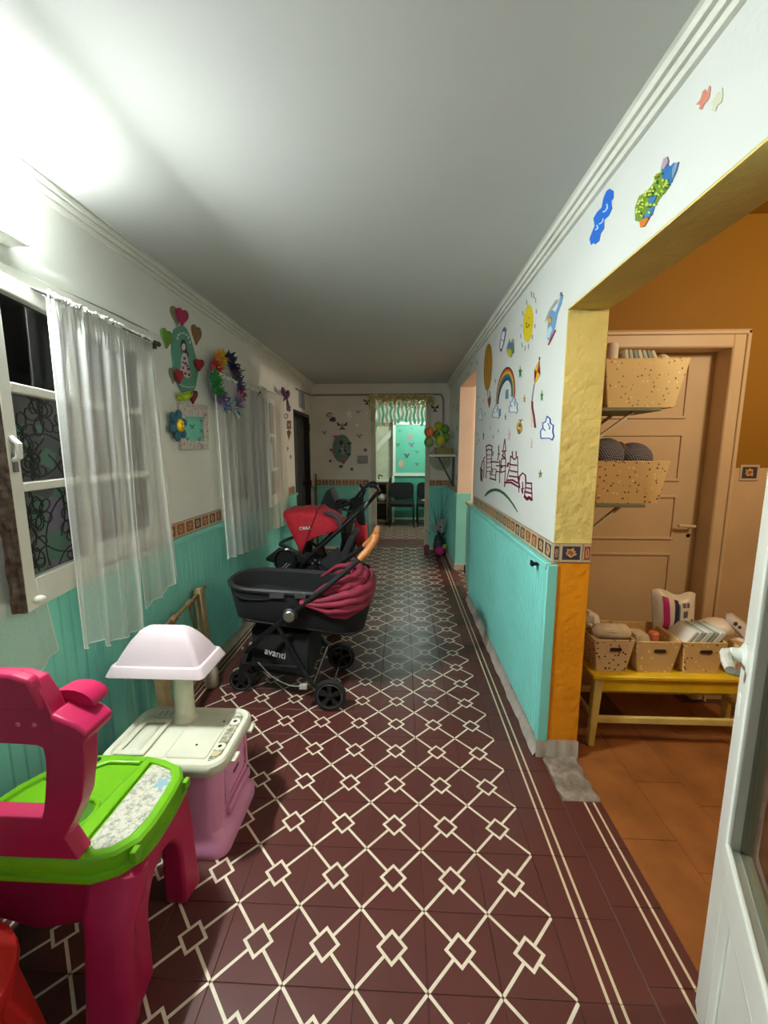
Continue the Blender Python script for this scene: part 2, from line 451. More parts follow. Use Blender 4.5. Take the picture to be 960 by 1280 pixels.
wall_back = struct('wall_back', b, mat('dull_wall_paint', (224, 220, 208), .7, 0, .05, 3, .25, 45, .3))
struct('wall_front', MB().box(-1.95, .36, -1.7, -1.6, 0, 2.5), WHITE)
struct('wall_entrance_pier', MB().box(-.02, .2, -.80, YN, 0, ZC), WHITE)
# yellow side of the opening
b = MB().box(XR + .001, XR2, YJ - .006, YJ, 1.045, 2.03).box(XR + .001, XR2, YN, YJ, 2.024, 2.03)
trim_j = struct('trim_1', b, YEL, label='yellow textured plaster on the pillar jamb')
struct('trim_2', MB().box(.224, XR2, YJ - .006, YJ, .075, .952), ORANGE, label='orange painted lower jamb of the pillar')
b = MB()
def rough_base(u, v):
    x = .17 + u * .2; z = v * .082
    return Vector((x, YJ - .012 - .008 * (1 - v) - .004 * math.sin(u * 19), z))
b.grid(rough_base, 12, 3); b.box(.175, XR2, YJ - .008, YJ, 0, .08)
struct('baseboard_pillar', b, CEMENT)
# teal end board of the wainscot
struct('trim_3', MB().box(.176, .224, YJ - .012, YJ + .03, .075, .945), TEAL, .004, label='teal end board of the wainscot at the pillar')

# ---- beadboard, caps, border tiles
def plank_mesh(name, z0, z1, w=.1, beads=3, d=.015, gr=.0035):
    prof = [(-w / 2 + .0005, 0), (-w / 2 + .0005, d - gr)]; s_ = w / beads
    for k in range(beads):
        a = -w / 2 + k * s_
        e_ = .3 * s_ if beads > 2 else .0045
        prof += [(a + e_, d), (a + s_ - e_, d)]
        if k < beads - 1: prof += [(a + s_, d - gr)]
    prof += [(w / 2 - .0005, d - gr), (w / 2 - .0005, 0)]
    b = MB().loft([[Vector((q, p, z)) for p, q in prof] for z in (z0, z1)])
    return mesh_of(name, b, TEAL, 0, Vector((0, 0, 0)))[0]
pl_l = plank_mesh('plank_wide', .05, .925, .1, 2, .015, .005); pl_r = plank_mesh('plank_narrow', .06, .925, .1, 3, .016, .008)
for k in range(54):
    y = -1.2 + k * .1 + .05
    if DL[0] - .05 < y < DL[1] + .04: continue
    if y < 5.05: piece('plank', pl_l, wall_left, (XL, y, random.uniform(-.004, .004)))
for k in range(54):
    y = YJ + k * .1 + .05
    if y > 5.02 or D2[0] - .04 < y < D2[1] + .04: continue
    piece('plank', pl_r, wall_right, (XR, y, 0), PI)
for k in range(10):
    x = XL + .015 + k * .1 + .05
    if x < OPN[0] - .03: piece('plank', pl_l, wall_back, (x, YB, 0), -PI / 2)
for x in (-.03, .07, .14): piece('plank', pl_l, wall_back, (x, YB, 0), -PI / 2)
def cap(name, pts, label):
    b = MB()
    for a in pts: b.box(*a)
    return struct(name, b, TEAL, .006, label=label)
cap('trim_4', [(XL, XL + .035, W1[1], W2[0], .925, .955), (XL, XL + .035, W2[1], DL[0], .925, .955), (XL, XL + .03, DL[1], YB, .925, .955)], 'teal cap rail on the left wainscot')
cap('trim_5', [(XR - .034, XR, YJ - .01, D2[0], .925, .955), (XR - .034, XR, D2[1], YB, .925, .955)], 'teal cap rail on the right wainscot')
cap('trim_6', [(XL + .03, OPN[0], YB - .032, YB, .925, .955), (OPN[1], XR - .03, YB - .032, YB, .925, .955)], 'teal cap rail on the end wall')
bt = MB(); bt.loft([[Vector((sx * (.0495 - c), -h, sz * (.045 - c))) for sx, sz in ((1, 1), (-1, 1), (-1, -1), (1, -1))] for c, h in ((0, 0), (0, .003), (.0015, .004))])
btm = mesh_of('border_tile', bt, BORDER, 0, Vector((0, 0, 0)))[0]
for y0, y1 in ((W1[1], W2[0]), (W2[1], DL[0]), (DL[1], YB)):
    for k in range(int((y1 - y0) / .1 + .01)): piece('border_tile', btm, wall_left, (XL, y0 + .05 + k * .1, 1.0), PI / 2)
for y0, y1 in ((YJ, D2[0]), (D2[1], YB)):
    for k in range(int((y1 - y0) / .1 + .01)): piece('border_tile', btm, wall_right, (XR, y0 + .05 + k * .1, 1.0), -PI / 2)
for x, w_ in ((.2135, .25), (.278, 1.0), (.348, .34)):
    o_ = piece('border_tile', btm, trim_j, (x, YJ - .004, 1.0), 0); o_.scale.x = w_
for k in range(8): piece('border_tile', btm, wall_back, (XL + .07 + k * .1, YB, 1.0), 0)
for x in (-.03, .07, .15): piece('border_tile', btm, wall_back, (x, YB, 1.0), 0)

# ---- skirting and mouldings
def base(name, pts, label):
    b = MB()
    for x, s_, y0, y1 in pts:
        b.grid(lambda u, v: Vector((x + s_ * (.018 + .022 * (1 - v) ** 2 + .003 * math.sin(u * 37) + (.003 * math.sin(u * 91))), y0 + u * (y1 - y0), v * .068)), 40, 4)
        b.box(min(x, x + s_ * .016), max(x, x + s_ * .016), y0, y1, 0, .068)
    return struct(name, b, CEMENT, label=label)
base('baseboard_left', [(XL, 1, -1.6, DL[0])], 'rough whitewashed cement skirting')
base('baseboard_right', [(XR, -1, YJ - .012, D2[0]), (XR, -1, D2[1], YB)], 'rough whitewashed cement skirting')
def crown(name, x, s_, y0, y1):
    prof = [(0, -.066)]
    for k, (r, cx, cz) in enumerate(((.012, .010, -.056), (.013, .022, -.036), (.012, .036, -.016))):
        for a in (-60, 0, 45, 90): prof.append((cx + r * math.cos(math.radians(a)) * .8, cz + r * math.sin(math.radians(a))))
    prof += [(.05, 0), (0, 0)]
    b = MB().loft([[Vector((x + s_ * p, y, ZC + q)) for p, q in prof] for y in (y0, y1)])
    return struct(name, b, WOODW, smooth=50, label='white beaded crown moulding')
crown('trim_7', XL, 1, -1.6, YB); crown('trim_8', XR, -1, -1.6, YB)
# conduit along the end wall
pth = [(XL + .012, 4.15, 2.2), (XL + .012, 4.95, 2.235), (XL + .07, YB - .012, 2.245), (-.9, YB - .012, 2.245), (-.02, YB - .012, 2.245), (.08, YB - .012, 2.22), (.105, YB - .012, 2.12), (.105, YB - .012, 1.82)]
tag(obj('wall_conduit', MB().tube(bez(pth, 6), .013, 8), mat('grey_pipe_paint', (150, 144, 130), .5)), 'painted grey conduit pipe running across the end wall', 'pipe')
# opening frame at the end wall
b = MB()
b.box(OPN[0] - .012, OPN[0] + .05, YB - .02, YB + .16, 0, OPN[2]).box(OPN[1] - .05, OPN[1] + .012, YB - .02, YB + .16, 0, OPN[2]).box(OPN[0], OPN[1], YB - .02, YB + .16, OPN[2] - .04, OPN[2])
struct('trim_9', b, mat('cream_frame_paint', (204, 198, 178), .5), .004, label='cream door frame in the end wall')

# ---- far doorway in the right wall: peach lined, with a teal half gate
PEACH = mat('peach_paint', (228, 208, 186), .5, 0, .04, 3)
b = MB().box(XR + .002, XR2, D2[1] - .004, D2[1] + .002, .95, D2[2]).box(XR + .002, XR2, D2[0], D2[1], D2[2] - .004, D2[2] + .002)
struct('trim_10', b, PEACH, label='peach reveal of the far doorway')
struct('trim_11', MB().box(XR - .016, XR2, D2[1] - .03, D2[1] + .03, .07, .95), TEAL, .004, label='teal panelled pier of the far doorway')
struct('baseboard_far_pier', MB().box(XR - .03, XR2, D2[1] - .05, D2[1] + .03, 0, .08), CEMENT, .008)
dr = struct('door_2', MB().box(XR2 - .01, XR2 + .03, D2[0] - .02, D2[0] + .16, .93, D2[2] - .03), PEACH, .004, label='narrow peach shutter leaf in the far doorway')
obj('gap_strip', MB().box(XR2 - .014, XR2 - .008, D2[0] + .075, D2[0] + .09, 1.2, 2.0), mat('dark_red_edge', (96, 40, 32), .6), dr)
for z in (1.08, 1.14): obj('bolt', MB().ball((XR2 - .014, D2[0] + .08, z), .012), BLACK, dr)
gt = thing('half_gate', 'low teal wooden gate with cream top edge in far doorway', 'gate', (XR + .05, D2[0] + .1, 0))
obj('gate_panel', MB().box(XR + .02, XR + .05, D2[0] + .002, D2[0] + .42, .06, .9), TEAL, gt, bevel=.003)
for y in (.02, .34): obj('stile', MB().box(XR + .012, XR + .022, D2[0] + y, D2[0] + y + .05, .08, .88), mat('pale_teal', (150, 196, 176), .5), gt, bevel=.002)
obj('top_edge', MB().box(XR + .0, XR + .06, D2[0] + .002, D2[0] + .43, .9, .93), mat('cream_gloss', (216, 204, 170), .4), gt, bevel=.003)
obj('hinge', MB().box(XR + .004, XR + .014, D2[0] + .38, D2[0] + .42, .15, .24), BLACK, gt)
# side room shell
b = MB().box(.365, 3.8, 2.2, 2.3, 0, 2.7).box(3.7, 3.8, 2.3, 5.0, 0, 2.7).box(.365, 3.8, 5.0, 5.1, 0, 2.7)
struct('wall_side_room', b, PEACH)
# ---- dark door in the left wall
DM = mat('dark_grey_metal', (74, 76, 80), .4, .3)
d1 = struct('door_1', MB().box(XL - .12, XL - .08, DL[0], DL[1], 0, DL[2]), DM, label='dark grey metal door')
b = MB()
for k in range(4): b.box(XL - .085, XL - .07, DL[0] + .06 + k * .2, DL[0] + .2 + k * .2, .1, DL[2] - .08)
obj('door_panel', b, mat('slate_metal', (98, 102, 106), .4, .3), d1, bevel=.004)
obj('door_frame', MB().box(XL - .14, XL + .004, DL[1] - .045, DL[1], 0, DL[2]).box(XL - .14, XL + .004, DL[0], DL[0] + .03, 0, DL[2]).box(XL - .14, XL + .004, DL[0], DL[1], DL[2] - .04, DL[2]), BLACK, d1)
for z in (1.0, 1.78): obj('hinge', MB().tube([(XL + .006, DL[1] - .05, z - .05), (XL + .006, DL[1] - .05, z + .05)], .016, 8), BLACK, d1)
obj('door_handle', MB().box(XL - .075, XL - .03, DL[1] - .16, DL[1] - .1, 1.0, 1.03), BLACK, d1)

# ---- yellow room
YB2 = 1.40
DX = (.50, 1.235, 2.0)
b = MB()
for x0, x1, z0, z1 in ((XR2, DX[0], 1.36, 2.7), (DX[1], 2.4, 1.36, 2.7), (DX[0], DX[1], DX[2], 2.7)):
    b.box(x0, x1, YB2, YB2 + .2, z0, z1)
b2 = MB()
for x0, x1 in ((XR2, DX[0]), (DX[1], 2.4)): b2.box(x0, x1, YB2, YB2 + .2, 0, 1.36)
wy = struct('wall_yellow_room', b, YELW); struct('wall_yellow_room_lower', b2, mat('beige_wall_paint', (204, 176, 136), .6, 0, .06, 4, .2, 40))
struct('wall_yellow_room_side', MB().box(2.4, 2.5, -1.7, 1.6, 0, 2.7).box(XR2, 2.5, -1.7, -1.6, 0, 2.7), YELW)
struct('wall_yellow_room_lining', MB().box(XR2, XR2 + .004, YJ, YB2, 0, 2.62).box(XR2, XR2 + .004, YN, YJ, 2.03, 2.62), YELW)
piece('border_tile', btm, wy, (1.405, YB2, 1.335), 0)
d3 = struct('door_3', MB().box(DX[0], DX[1], YB2 + .1, YB2 + .14, 0, DX[2] - .02), DOORC, label='cream panelled door behind the shelves')
for z0, z1 in ((.2, .86), (.94, 1.2), (1.28, 1.55), (1.63, 1.93)):
    o_ = [Vector((x, YB2 + .1, z)) for x, z in ((DX[0] + .1, z0), (DX[1] - .13, z0), (DX[1] - .13, z1), (DX[0] + .1, z1))]
    i_ = [Vector((x, YB2 + .1, z)) for x, z in ((DX[0] + .115, z0 + .015), (DX[1] - .145, z0 + .015), (DX[1] - .145, z1 - .015), (DX[0] + .115, z1 - .015))]
    obj('panel_moulding', MB().ring(o_, i_, (0, -.009, 0)), DOORC, d3, bevel=.003)
h = obj('door_handle', MB().tube([(1.195, YB2 + .1, 1.025), (1.195, YB2 + .06, 1.025), (1.10, YB2 + .055, 1.03)], .009, 8), mat('ivory_handle', (226, 206, 170), .35), d3)
obj('keyhole', MB().lathe([(.011, 0), (.011, .004)], (1.19, YB2 + .1, .965), 10, 0, Matrix.Rotation(PI / 2, 4, 'X')), BLACK, h)
b = MB()
b.box(DX[1] - .006, DX[1] + .085, YB2 - .02, YB2 + .101, 0, DX[2] + .075).box(DX[0] - .08, DX[0] + .006, YB2 - .02, YB2 + .101, 0, DX[2] + .075).box(DX[0], DX[1], YB2 - .02, YB2 + .101, DX[2] - .02, DX[2] + .075)
obj('architrave', b, DOORC, d3, bevel=.01)
b = MB().box(DX[1] + .055, DX[1] + .075, YB2 - .03, YB2 - .015, 0, DX[2] + .065).box(DX[0] - .07, DX[1] + .075, YB2 - .03, YB2 - .015, DX[2] + .045, DX[2] + .065)
obj('architrave_bead', b, DOORC, d3, bevel=.005)

# ---- waiting room shell at the end
GB = mat('greenish_wall', (196, 200, 182), .6)
struct('wall_waiting_room', MB().box(-2.2, 1.4, 7.7, 7.8, 0, 2.7).box(-2.2, -2.1, 5.2, 7.7, 0, 2.7).box(1.3, 1.4, 5.2, 7.7, 0, 2.7), GB)
# ================================================================== WINDOWS AND CURTAINS
DARKG = glass('night_glass', (120, 122, 128), .06)
LEAD = mat('black_leading', (22, 24, 26), .5)
def leading(y0, y1, z0, z1, x, seed, M=None):
    """raised black outlines of the flower film"""
    rs = random.Random(seed); b = MB()
    def strip(pts, w=.0046):
        pts = [p for p in pts]
        for a, c in zip(pts[:-1], pts[1:]):
            if not (y0 < a[0] < y1 and z0 < a[1] < z1 and y0 < c[0] < y1 and z0 < c[1] < z1): continue
            d = Vector((c[0] - a[0], c[1] - a[1])); 
            if d.length < 1e-6: continue
            d.normalize(); nrm = Vector((-d.y, d.x)) * w / 2; e = d * w * .3
            q = [Vector((x, a[0] + nrm.x - e.x, a[1] + nrm.y - e.y)), Vector((x, a[0] - nrm.x - e.x, a[1] - nrm.y - e.y)), Vector((x, c[0] - nrm.x + e.x, c[1] - nrm.y + e.y)), Vector((x, c[0] + nrm.x + e.x, c[1] + nrm.y + e.y))]
            b.prism(q, (.0012, 0, 0))
    for k in range(8):
        cy, cz = y0 + (y1 - y0) * ((k % 2) + rs.random()) / 2, z0 + (z1 - z0) * ((k // 2) + rs.random()) / 4; r = rs.uniform(.03, .05); a0 = rs.uniform(0, 6)
        for p in range(5):
            a = a0 + p * 2 * PI / 5; py, pz = cy + math.cos(a) * r * .8, cz + math.sin(a) * r * .8
            strip([(py + math.cos(t) * r * .62 * (1 + .25 * math.cos(2 * (t - a))), pz + math.sin(t) * r * .55 * (1 + .25 * math.cos(2 * (t - a)))) for t in [i * 2 * PI / 12 for i in range(13)]])
        strip([(cy + math.cos(t) * .006, cz + math.sin(t) * .006) for t in [i * 2 * PI / 7 for i in range(8)]], .004)
    for k in range(7):
        cy, cz, r, a = rs.uniform(y0 - .1, y1), rs.uniform(z0 - .1, z1), rs.uniform(.1, .25), rs.uniform(0, 6)
        strip([(cy + math.cos(a + i * .09) * r, cz + math.sin(a + i * .09) * r) for i in range(26)])
    if M is not None: b.v = [M @ p for p in b.v]
    return b
def sash(win, y0, y1, z0, z1, x, zr, cols=1, M=None, th=.035, st=.05, film=(1, 2), seed=0):
    """a casement leaf as part of the window: stiles, rails, panes"""
    def T_(b):
        if M is not None: b.v = [M @ p for p in b.v]
        return b
    h = obj('casement', T_(MB().box(x, x + th, y0, y0 + st, z0, z1).box(x, x + th, y1 - st, y1, z0, z1).box(x, x + th, y0 + st, y1 - st, z0, z0 + .1).box(x, x + th, y0 + st, y1 - st, z1 - .055, z1)), WOODW, win, bevel=.004)
    zs = [z0 + .1] + zr + [z1 - .055]; wc = (y1 - y0 - 2 * st) / cols
    for z in zr: obj('glazing_bar', T_(MB().box(x + .004, x + th + .003, y0 + st - .004, y1 - st + .004, z - .015, z + .015)), WOODW, h, bevel=.004)
    for c in range(1, cols): obj('glazing_bar', T_(MB().box(x + .004, x + th - .002, y0 + st + wc * c - .014, y0 + st + wc * c + .014, z0 + .1, z1 - .055)), WOODW, h, bevel=.003)
    for i in range(len(zs) - 1):
        for c in range(cols):
            a, e = y0 + st + wc * c, y0 + st + wc * (c + 1); f = 2 - i in film
            p = obj('pane', T_(MB().box(x + .012, x + .016, a, e, zs[i] - .003, zs[i + 1] + .003)), FILM if f else DARKG, h)
            if f: obj('leading', leading(a, e, zs[i] + .015 * (i > 0), zs[i + 1] - .015, x + .0165, seed + i * 7 + c, M), LEAD, h)
    return h
win1 = struct('window_1', MB().box(XL - .14, XL + .012, W1[0] - .06, W1[1] + .06, W1[3] - .01, W1[3] + .05).box(XL - .14, XL + .006, W1[1] - .01, W1[1] + .055, W1[2] - .03, W1[3]).box(XL - .14, XL + .006, W1[0] - .06, W1[0], W1[2] - .03, W1[3]).box(XL - .16, XL + .01, W1[0] - .06, W1[1] + .06, W1[2] - .045, W1[2]), WOODW, .006, label='old white casement window with flower film panes')
HINGE = Vector((XL - .005, .70, 0))
MO = Matrix.Translation(HINGE) @ Matrix.Rotation(math.radians(10.5), 4, 'Z') @ Matrix.Translation(-HINGE)
ca = sash(win1, .283, .70, .935, 1.985, XL - .02, [1.335, 1.645], 1, MO, .042, .05, (1, 2), 3)
wb = MB(); rr_ = random.Random(5)
wb.grid(lambda u, v: MO @ Vector((XL - .021 + u * .045, .283 - .006 - .008 * (.5 + .5 * math.sin(v * 60 + u * 9)) * rr_.random(), .937 + v * 1.04)), 6, 60); wb.box(XL - .02, XL + .02, .276, .286, .937, 1.98, 0, MO)
obj('worn_edge', wb, WORN, ca)
lt = obj('latch', MB().tube([MO @ Vector((XL + .022, .302, 1.42)), MO @ Vector((XL + .040, .302, 1.43)), MO @ Vector((XL + .042, .302, 1.47)), MO @ Vector((XL + .022, .302, 1.49))], .010, 8), WOODW, ca)
obj('hinge_knob', MB().ball(MO @ Vector((XL + .03, .325, .965)), .016, .02, .014), WOODW, ca)
obj('latch_bolt', MB().tube([MO @ Vector((XL + .026, .302, 1.385)), MO @ Vector((XL + .026, .302, 1.44))], .008, 8), GREY, ca)
sash(win1, .705, 1.225, .955, 1.985, XL - .06, [1.335, 1.645], 2, None, .04, .05, (), 20)
sash(win1, -.37, .325, .955, 1.985, XL - .06, [1.335, 1.645], 2, None, .04, .05, (1, 2), 33)
win2 = struct('window_2', MB().box(XL - .14, XL + .01, W2[0] - .05, W2[1] + .05, W2[3], W2[3] + .05).box(XL - .14, XL + .008, W2[0] - .05, W2[0] + .01, W2[2], W2[3]).box(XL - .14, XL + .008, W2[1] - .01, W2[1] + .05, W2[2], W2[3]).box(XL - .16, XL + .01, W2[0] - .05, W2[1] + .05, W2[2] - .05, W2[2]), WOODW, .006, label='white casement window behind pale curtains')
sash(win2, 2.0, 2.62, .94, 1.94, XL - .05, [1.28, 1.6], 2, None, .04, .05, (), 50)
H2 = Vector((XL - .005, 3.44, 0)); M2 = Matrix.Translation(H2) @ Matrix.Rotation(math.radians(7), 4, 'Z') @ Matrix.Translation(-H2)
sash(win2, 2.76, 3.44, .94, 1.94, XL - .02, [1.28, 1.6], 2, M2, .04, .05, (1, 2), 60)
obj('latch', MB().tube([M2 @ Vector((XL + .03, 2.775, 1.3)), M2 @ Vector((XL + .03, 2.775, 1.52))], .012, 8), WOODW, win2)

SHEER = sheer('white_voile', (246, 248, 244), .52); SHEERW = sheer('aged_voile', (238, 234, 222), .64)
SHEERD = sheer('grey_voile', (190, 192, 190), .5)
def curtain(name, label, top, bot, zt, zb, x, m, folds=6, amp=.02, seed=0, group='sheer curtains', lean=0.0):
    """top/bot = (y0, y1); zb = function of u"""
    rs = random.Random(seed); ph = [rs.uniform(0, 6) for _ in range(4)]
    def fn(u, v):
        uu = u
        y = (top[0] + (top[1] - top[0]) * uu) * (1 - v) + (bot[0] + (bot[1] - bot[0]) * uu) * v
        z = zt + (zb(u) - zt) * v
        a = amp * (.35 + .65 * v) * (1 if v > .04 else .5)
        w = math.sin(u * folds * 2 * PI + ph[0] + .8 * math.sin(v * 2 + ph[1])) * .6 + math.sin(u * folds * 3.7 * PI + ph[2] + v * 1.3) * .4
        g = .006 * math.sin(u * 130) * max(0, 1 - v * 14)
        y += .012 * math.cos(u * folds * 2 * PI + ph[3]) * v
        return Vector((x + a * (w + .4) + g + lean * v, y, z))
    t = thing(name, label, 'curtain', (x, (top[0] + top[1]) / 2, zb(.5)), group)
    obj('cloth', MB().grid(fn, 110, 36), m, t, smooth=80)
    hb = MB(); n = 70
    hb.tube([fn(k / n, 1) for k in range(n + 1)], .0022, 5); hb.tube([fn(0, k / n) for k in range(n + 1)], .0022, 5); hb.tube([fn(1, k / n) for k in range(n + 1)], .0022, 5)
    obj('hem', hb, MATS['hem'], t)
    hd = MB().tube([fn(k / 140, 0) + Vector((.006 * math.sin(k * 1.9), 0, .008 * math.sin(k * 1.3) + .004)) for k in range(141)], .007, 5)
    obj('gathered_heading', hd, MATS['hem'], t)
    return t
mat('hem', (238, 240, 234), .8)
curtain('sheer_curtain', 'long white sheer curtain nearest the front, over the flower film window', (.55, .93), (.52, .90), 1.985, lambda u: .70 - .06 * u - (.03 if u > .3 else 0) + (.05 * max(0, (u - .85) / .15)), -1.712, SHEER, 3.3, .024, 1)
curtain('sheer_curtain', 'shorter white sheer curtain beside the heart decorated plaque', (.90, 1.17), (.91, 1.235), 1.985, lambda u: .70 + .06 * u * u, -1.722, SHEER, 2.6, .018, 2)
curtain('sheer_curtain', 'white sheer curtain hanging under the opened casement at left edge', (-.15, .30), (-.02, .462), 1.985, lambda u: .70 - .035 * math.sin(u * PI * .9) + (.04 * max(0, (u - .7) / .3)), -1.742, SHEER, 3, .008, 3)
curtain('sheer_curtain', 'white sheer curtain under the feather wreath on second window', (1.80, 2.66), (1.84, 2.66), 1.955, lambda u: .70 - .08 * u, -1.715, SHEER, 7, .026, 4)
curtain('sheer_curtain', 'cream sheer curtain beside the dark grey door', (2.66, 3.42), (2.66, 3.50), 2.0, lambda u: .73 - .06 * u, -1.715, SHEERW, 6, .024, 5)
curtain('sheer_curtain', 'grey curtain behind the top pane of the open casement, left', (.10, .30), (.1, .40), 2.0, lambda u: 1.2, -1.98, SHEERD, 3, .012, 6, 'curtains outside the window')
curtain('sheer_curtain', 'grey curtain behind the top pane of the open casement, right', (.46, .75), (.44, .75), 2.0, lambda u: 1.2, -1.98, SHEERD, 4, .012, 7, 'curtains outside the window')
def rod(label, y0, y1, z0, z1, x):
    t = thing('curtain_rod', label, 'curtain rod', (x, y0, z0), 'curtain rods')
    obj('pole', MB().tube([(x, y0, z0), (x, y1, z1)], .005, 8), GREY, t)
    obj('bracket', MB().box(XL, x + .006, y1 - .03, y1 - .015, z1 - .03, z1 + .01), mat('tarnished_metal', (90, 86, 78), .5, .6), t)
    f = obj('finial', MB().ball((x, y1 + .008, z1), .013, .018, .013), MATS['tarnished_metal'], t)
    return t
rod('thin curtain rod with dark finial beside the green heart', -.2, 1.2, 1.985, 1.985, -1.712)
rod('thin curtain rod running behind the feather wreath', 1.72, 2.68, 1.955, 1.955, -1.712)
rod('thin curtain rod ending at the purple ribbon bow', 2.66, 3.46, 2.0, 2.0, -1.712)

# ================================================================== WALL LAMP (the light of the passage)
lp = thing('wall_lamp', 'glowing white tube lamp box high on left wall', 'lamp', (XL, .1, 2.14))
LY = (.20, .475)
def lamp_face(name, pts, m, ys=LY): return obj(name, MB().loft([[Vector((XL + x, y, z)) for x, z in pts] for y in ys]), m, lp)
lamp_face('lens', ((.055, 2.126), (.11, 2.162), (.106, 2.164), (.055, 2.130)), emit('tilted_emitter', (246, 253, 250), LAMP), (LY[0], LY[1] - .07))  # unseen emitter, tilted down to light lower walls more than the ceiling
lamp_face('top_slot', ((.030, 2.262), (.060, 2.262), (.060, 2.2665), (.030, 2.2665)), emit('lamp_slot', (246, 253, 250), LAMP * .22))
lamp_face('front_diffuser', ((.111, 2.162), (.111, 2.250), (.097, 2.271), (.062, 2.271), (.062, 2.266), (.094, 2.266), (.106, 2.248), (.106, 2.164)), emit('dim_lamp_front', (246, 253, 250), LAMP * .02))
END = ((.050, 2.130), (.109, 2.164), (.109, 2.25), (.096, 2.268), (.050, 2.268))
lamp_face('end_diffuser', END, emit('lamp_end', (246, 253, 250), LAMP * .018), (LY[1] + .0005, LY[1] + .005))
lamp_face('end_cap', ((.001, 2.124), (.055, 2.124), (.109, 2.160), (.109, 2.268), (.001, 2.268)), WOODW, (LY[0] - .006, LY[0] - .001))
lamp_face('end_bracket', ((.001, 2.124), (.049, 2.124), (.049, 2.268), (.001, 2.268)), WOODW, (LY[1] + .0005, LY[1] + .008))
lamp_face('light_baffle', ((.048, 2.108), (.112, 2.108), (.112, 2.163), (.052, 2.124)), WOODW, (LY[1] + .0005, LY[1] + .005))  # added plate, blocks the emitter's spill on the wall past the lamp
obj('base_tray', MB().box(XL, XL + .076, LY[0] - .01, LY[1] + .016, 2.108, 2.122), WOODW, lp, bevel=.004)
tag(obj('wall_cable', MB().tube(bez([px(a, c, 'x', XL + .004) for a, c in ((0, 327), (46, 350), (84, 366), (140, 391), (186, 414))], 5), .003, 6), mat('grey_cable', (150, 150, 142), .6)), 'thin painted cable running above the film window', 'cable')

# ================================================================== THE OPEN ENTRANCE DOOR (right edge)
ed = thing('glazed_door', 'open white glazed door at right edge with lever handle', 'door', (-.02, -.64, 0))
FE = Vector((.322, .0, 0)); dd_ = Vector((-.47, -.883, 0)).normalized(); DL_ = .73
nn = Vector((-dd_.y, dd_.x, 0))                       # points to the passage
if nn.x > 0: nn = -nn
MD = Matrix(((dd_.x, nn.x, 0, FE.x), (dd_.y, nn.y, 0, FE.y), (0, 0, 1, 0), (0, 0, 0, 1)))   # local: x along leaf, y to viewer, z up
def dbox(*a): return MB().box(*a, 0, MD)
fr = MB().box(0, .1, -.02, .02, .01, 2.0, 0, MD).box(DL_ - .1, DL_, -.02, .02, .01, 2.0, 0, MD).box(.1, DL_ - .1, -.02, .02, .01, .1, 0, MD).box(.1, DL_ - .1, -.02, .02, .455, .57, 0, MD).box(.1, DL_ - .1, -.02, .02, 1.9, 2.0, 0, MD)
obj('door_frame', fr, WOODW, ed, bevel=.003)
pn = obj('door_panel', dbox(.1, DL_ - .1, -.008, .008, .1, .455), WOODW, ed)
o_ = [MD @ Vector(p) for p in ((.1, .012, .1), (DL_ - .1, .012, .1), (DL_ - .1, .012, .455), (.1, .012, .455))]
i_ = [MD @ Vector(p) for p in ((.135, .006, .135), (DL_ - .135, .006, .135), (DL_ - .135, .006, .42), (.135, .006, .42))]
obj('panel_moulding', MB().ring(o_, i_, nn * .008), WOODW, pn, bevel=.003)
o_ = [MD @ Vector(p) for p in ((.075, .018, .545), (DL_ - .075, .018, .545), (DL_ - .075, .018, 1.92), (.075, .018, 1.92))]
i_ = [MD @ Vector(p) for p in ((.112, .018, .585), (DL_ - .112, .018, .585), (DL_ - .112, .018, 1.88), (.112, .018, 1.88))]
obj('glazing_bead', MB().ring(o_, i_, nn * .012), WOODW, ed, bevel=.004)
obj('glass_pane', dbox(.1, DL_ - .1, -.004, .002, .57, 1.9), glass('door_glass', (205, 210, 205), .16), ed)
hz = 1.0
hd = obj('handle', MB().tube(bez([MD @ Vector(p) for p in ((.042, .02, hz), (.042, .05, hz + .002), (.048, .058, hz), (.07, .06, hz - .008), (.10, .058, hz - .014))], 5), [.010] * 8 + [.011, .012, .012, .011] + [.010] * 9, 10), mat('worn_white_metal', (222, 216, 200), .35, .1, .12, 60), ed)
obj('rosette', MB().lathe([(.03, 0), (.03, .006), (.022, .01), (.016, .012), (.014, .03)], (0, 0, 0), 20, 0, Matrix.Translation(MD @ Vector((.042, .02, hz))) @ MD.to_3x3().to_4x4() @ Matrix.Rotation(-PI / 2, 4, 'X')), WOODW, hd)
obj('keyhole_plate', MB().lathe([(.018, 0), (.018, .004), (.014, .006)], (0, 0, 0), 16, 0, Matrix.Translation(MD @ Vector((.042, .02, hz - .115))) @ MD.to_3x3().to_4x4() @ Matrix.Rotation(-PI / 2, 4, 'X') @ Matrix.Diagonal((.8, 1.6, 1, 1))), WOODW, ed)
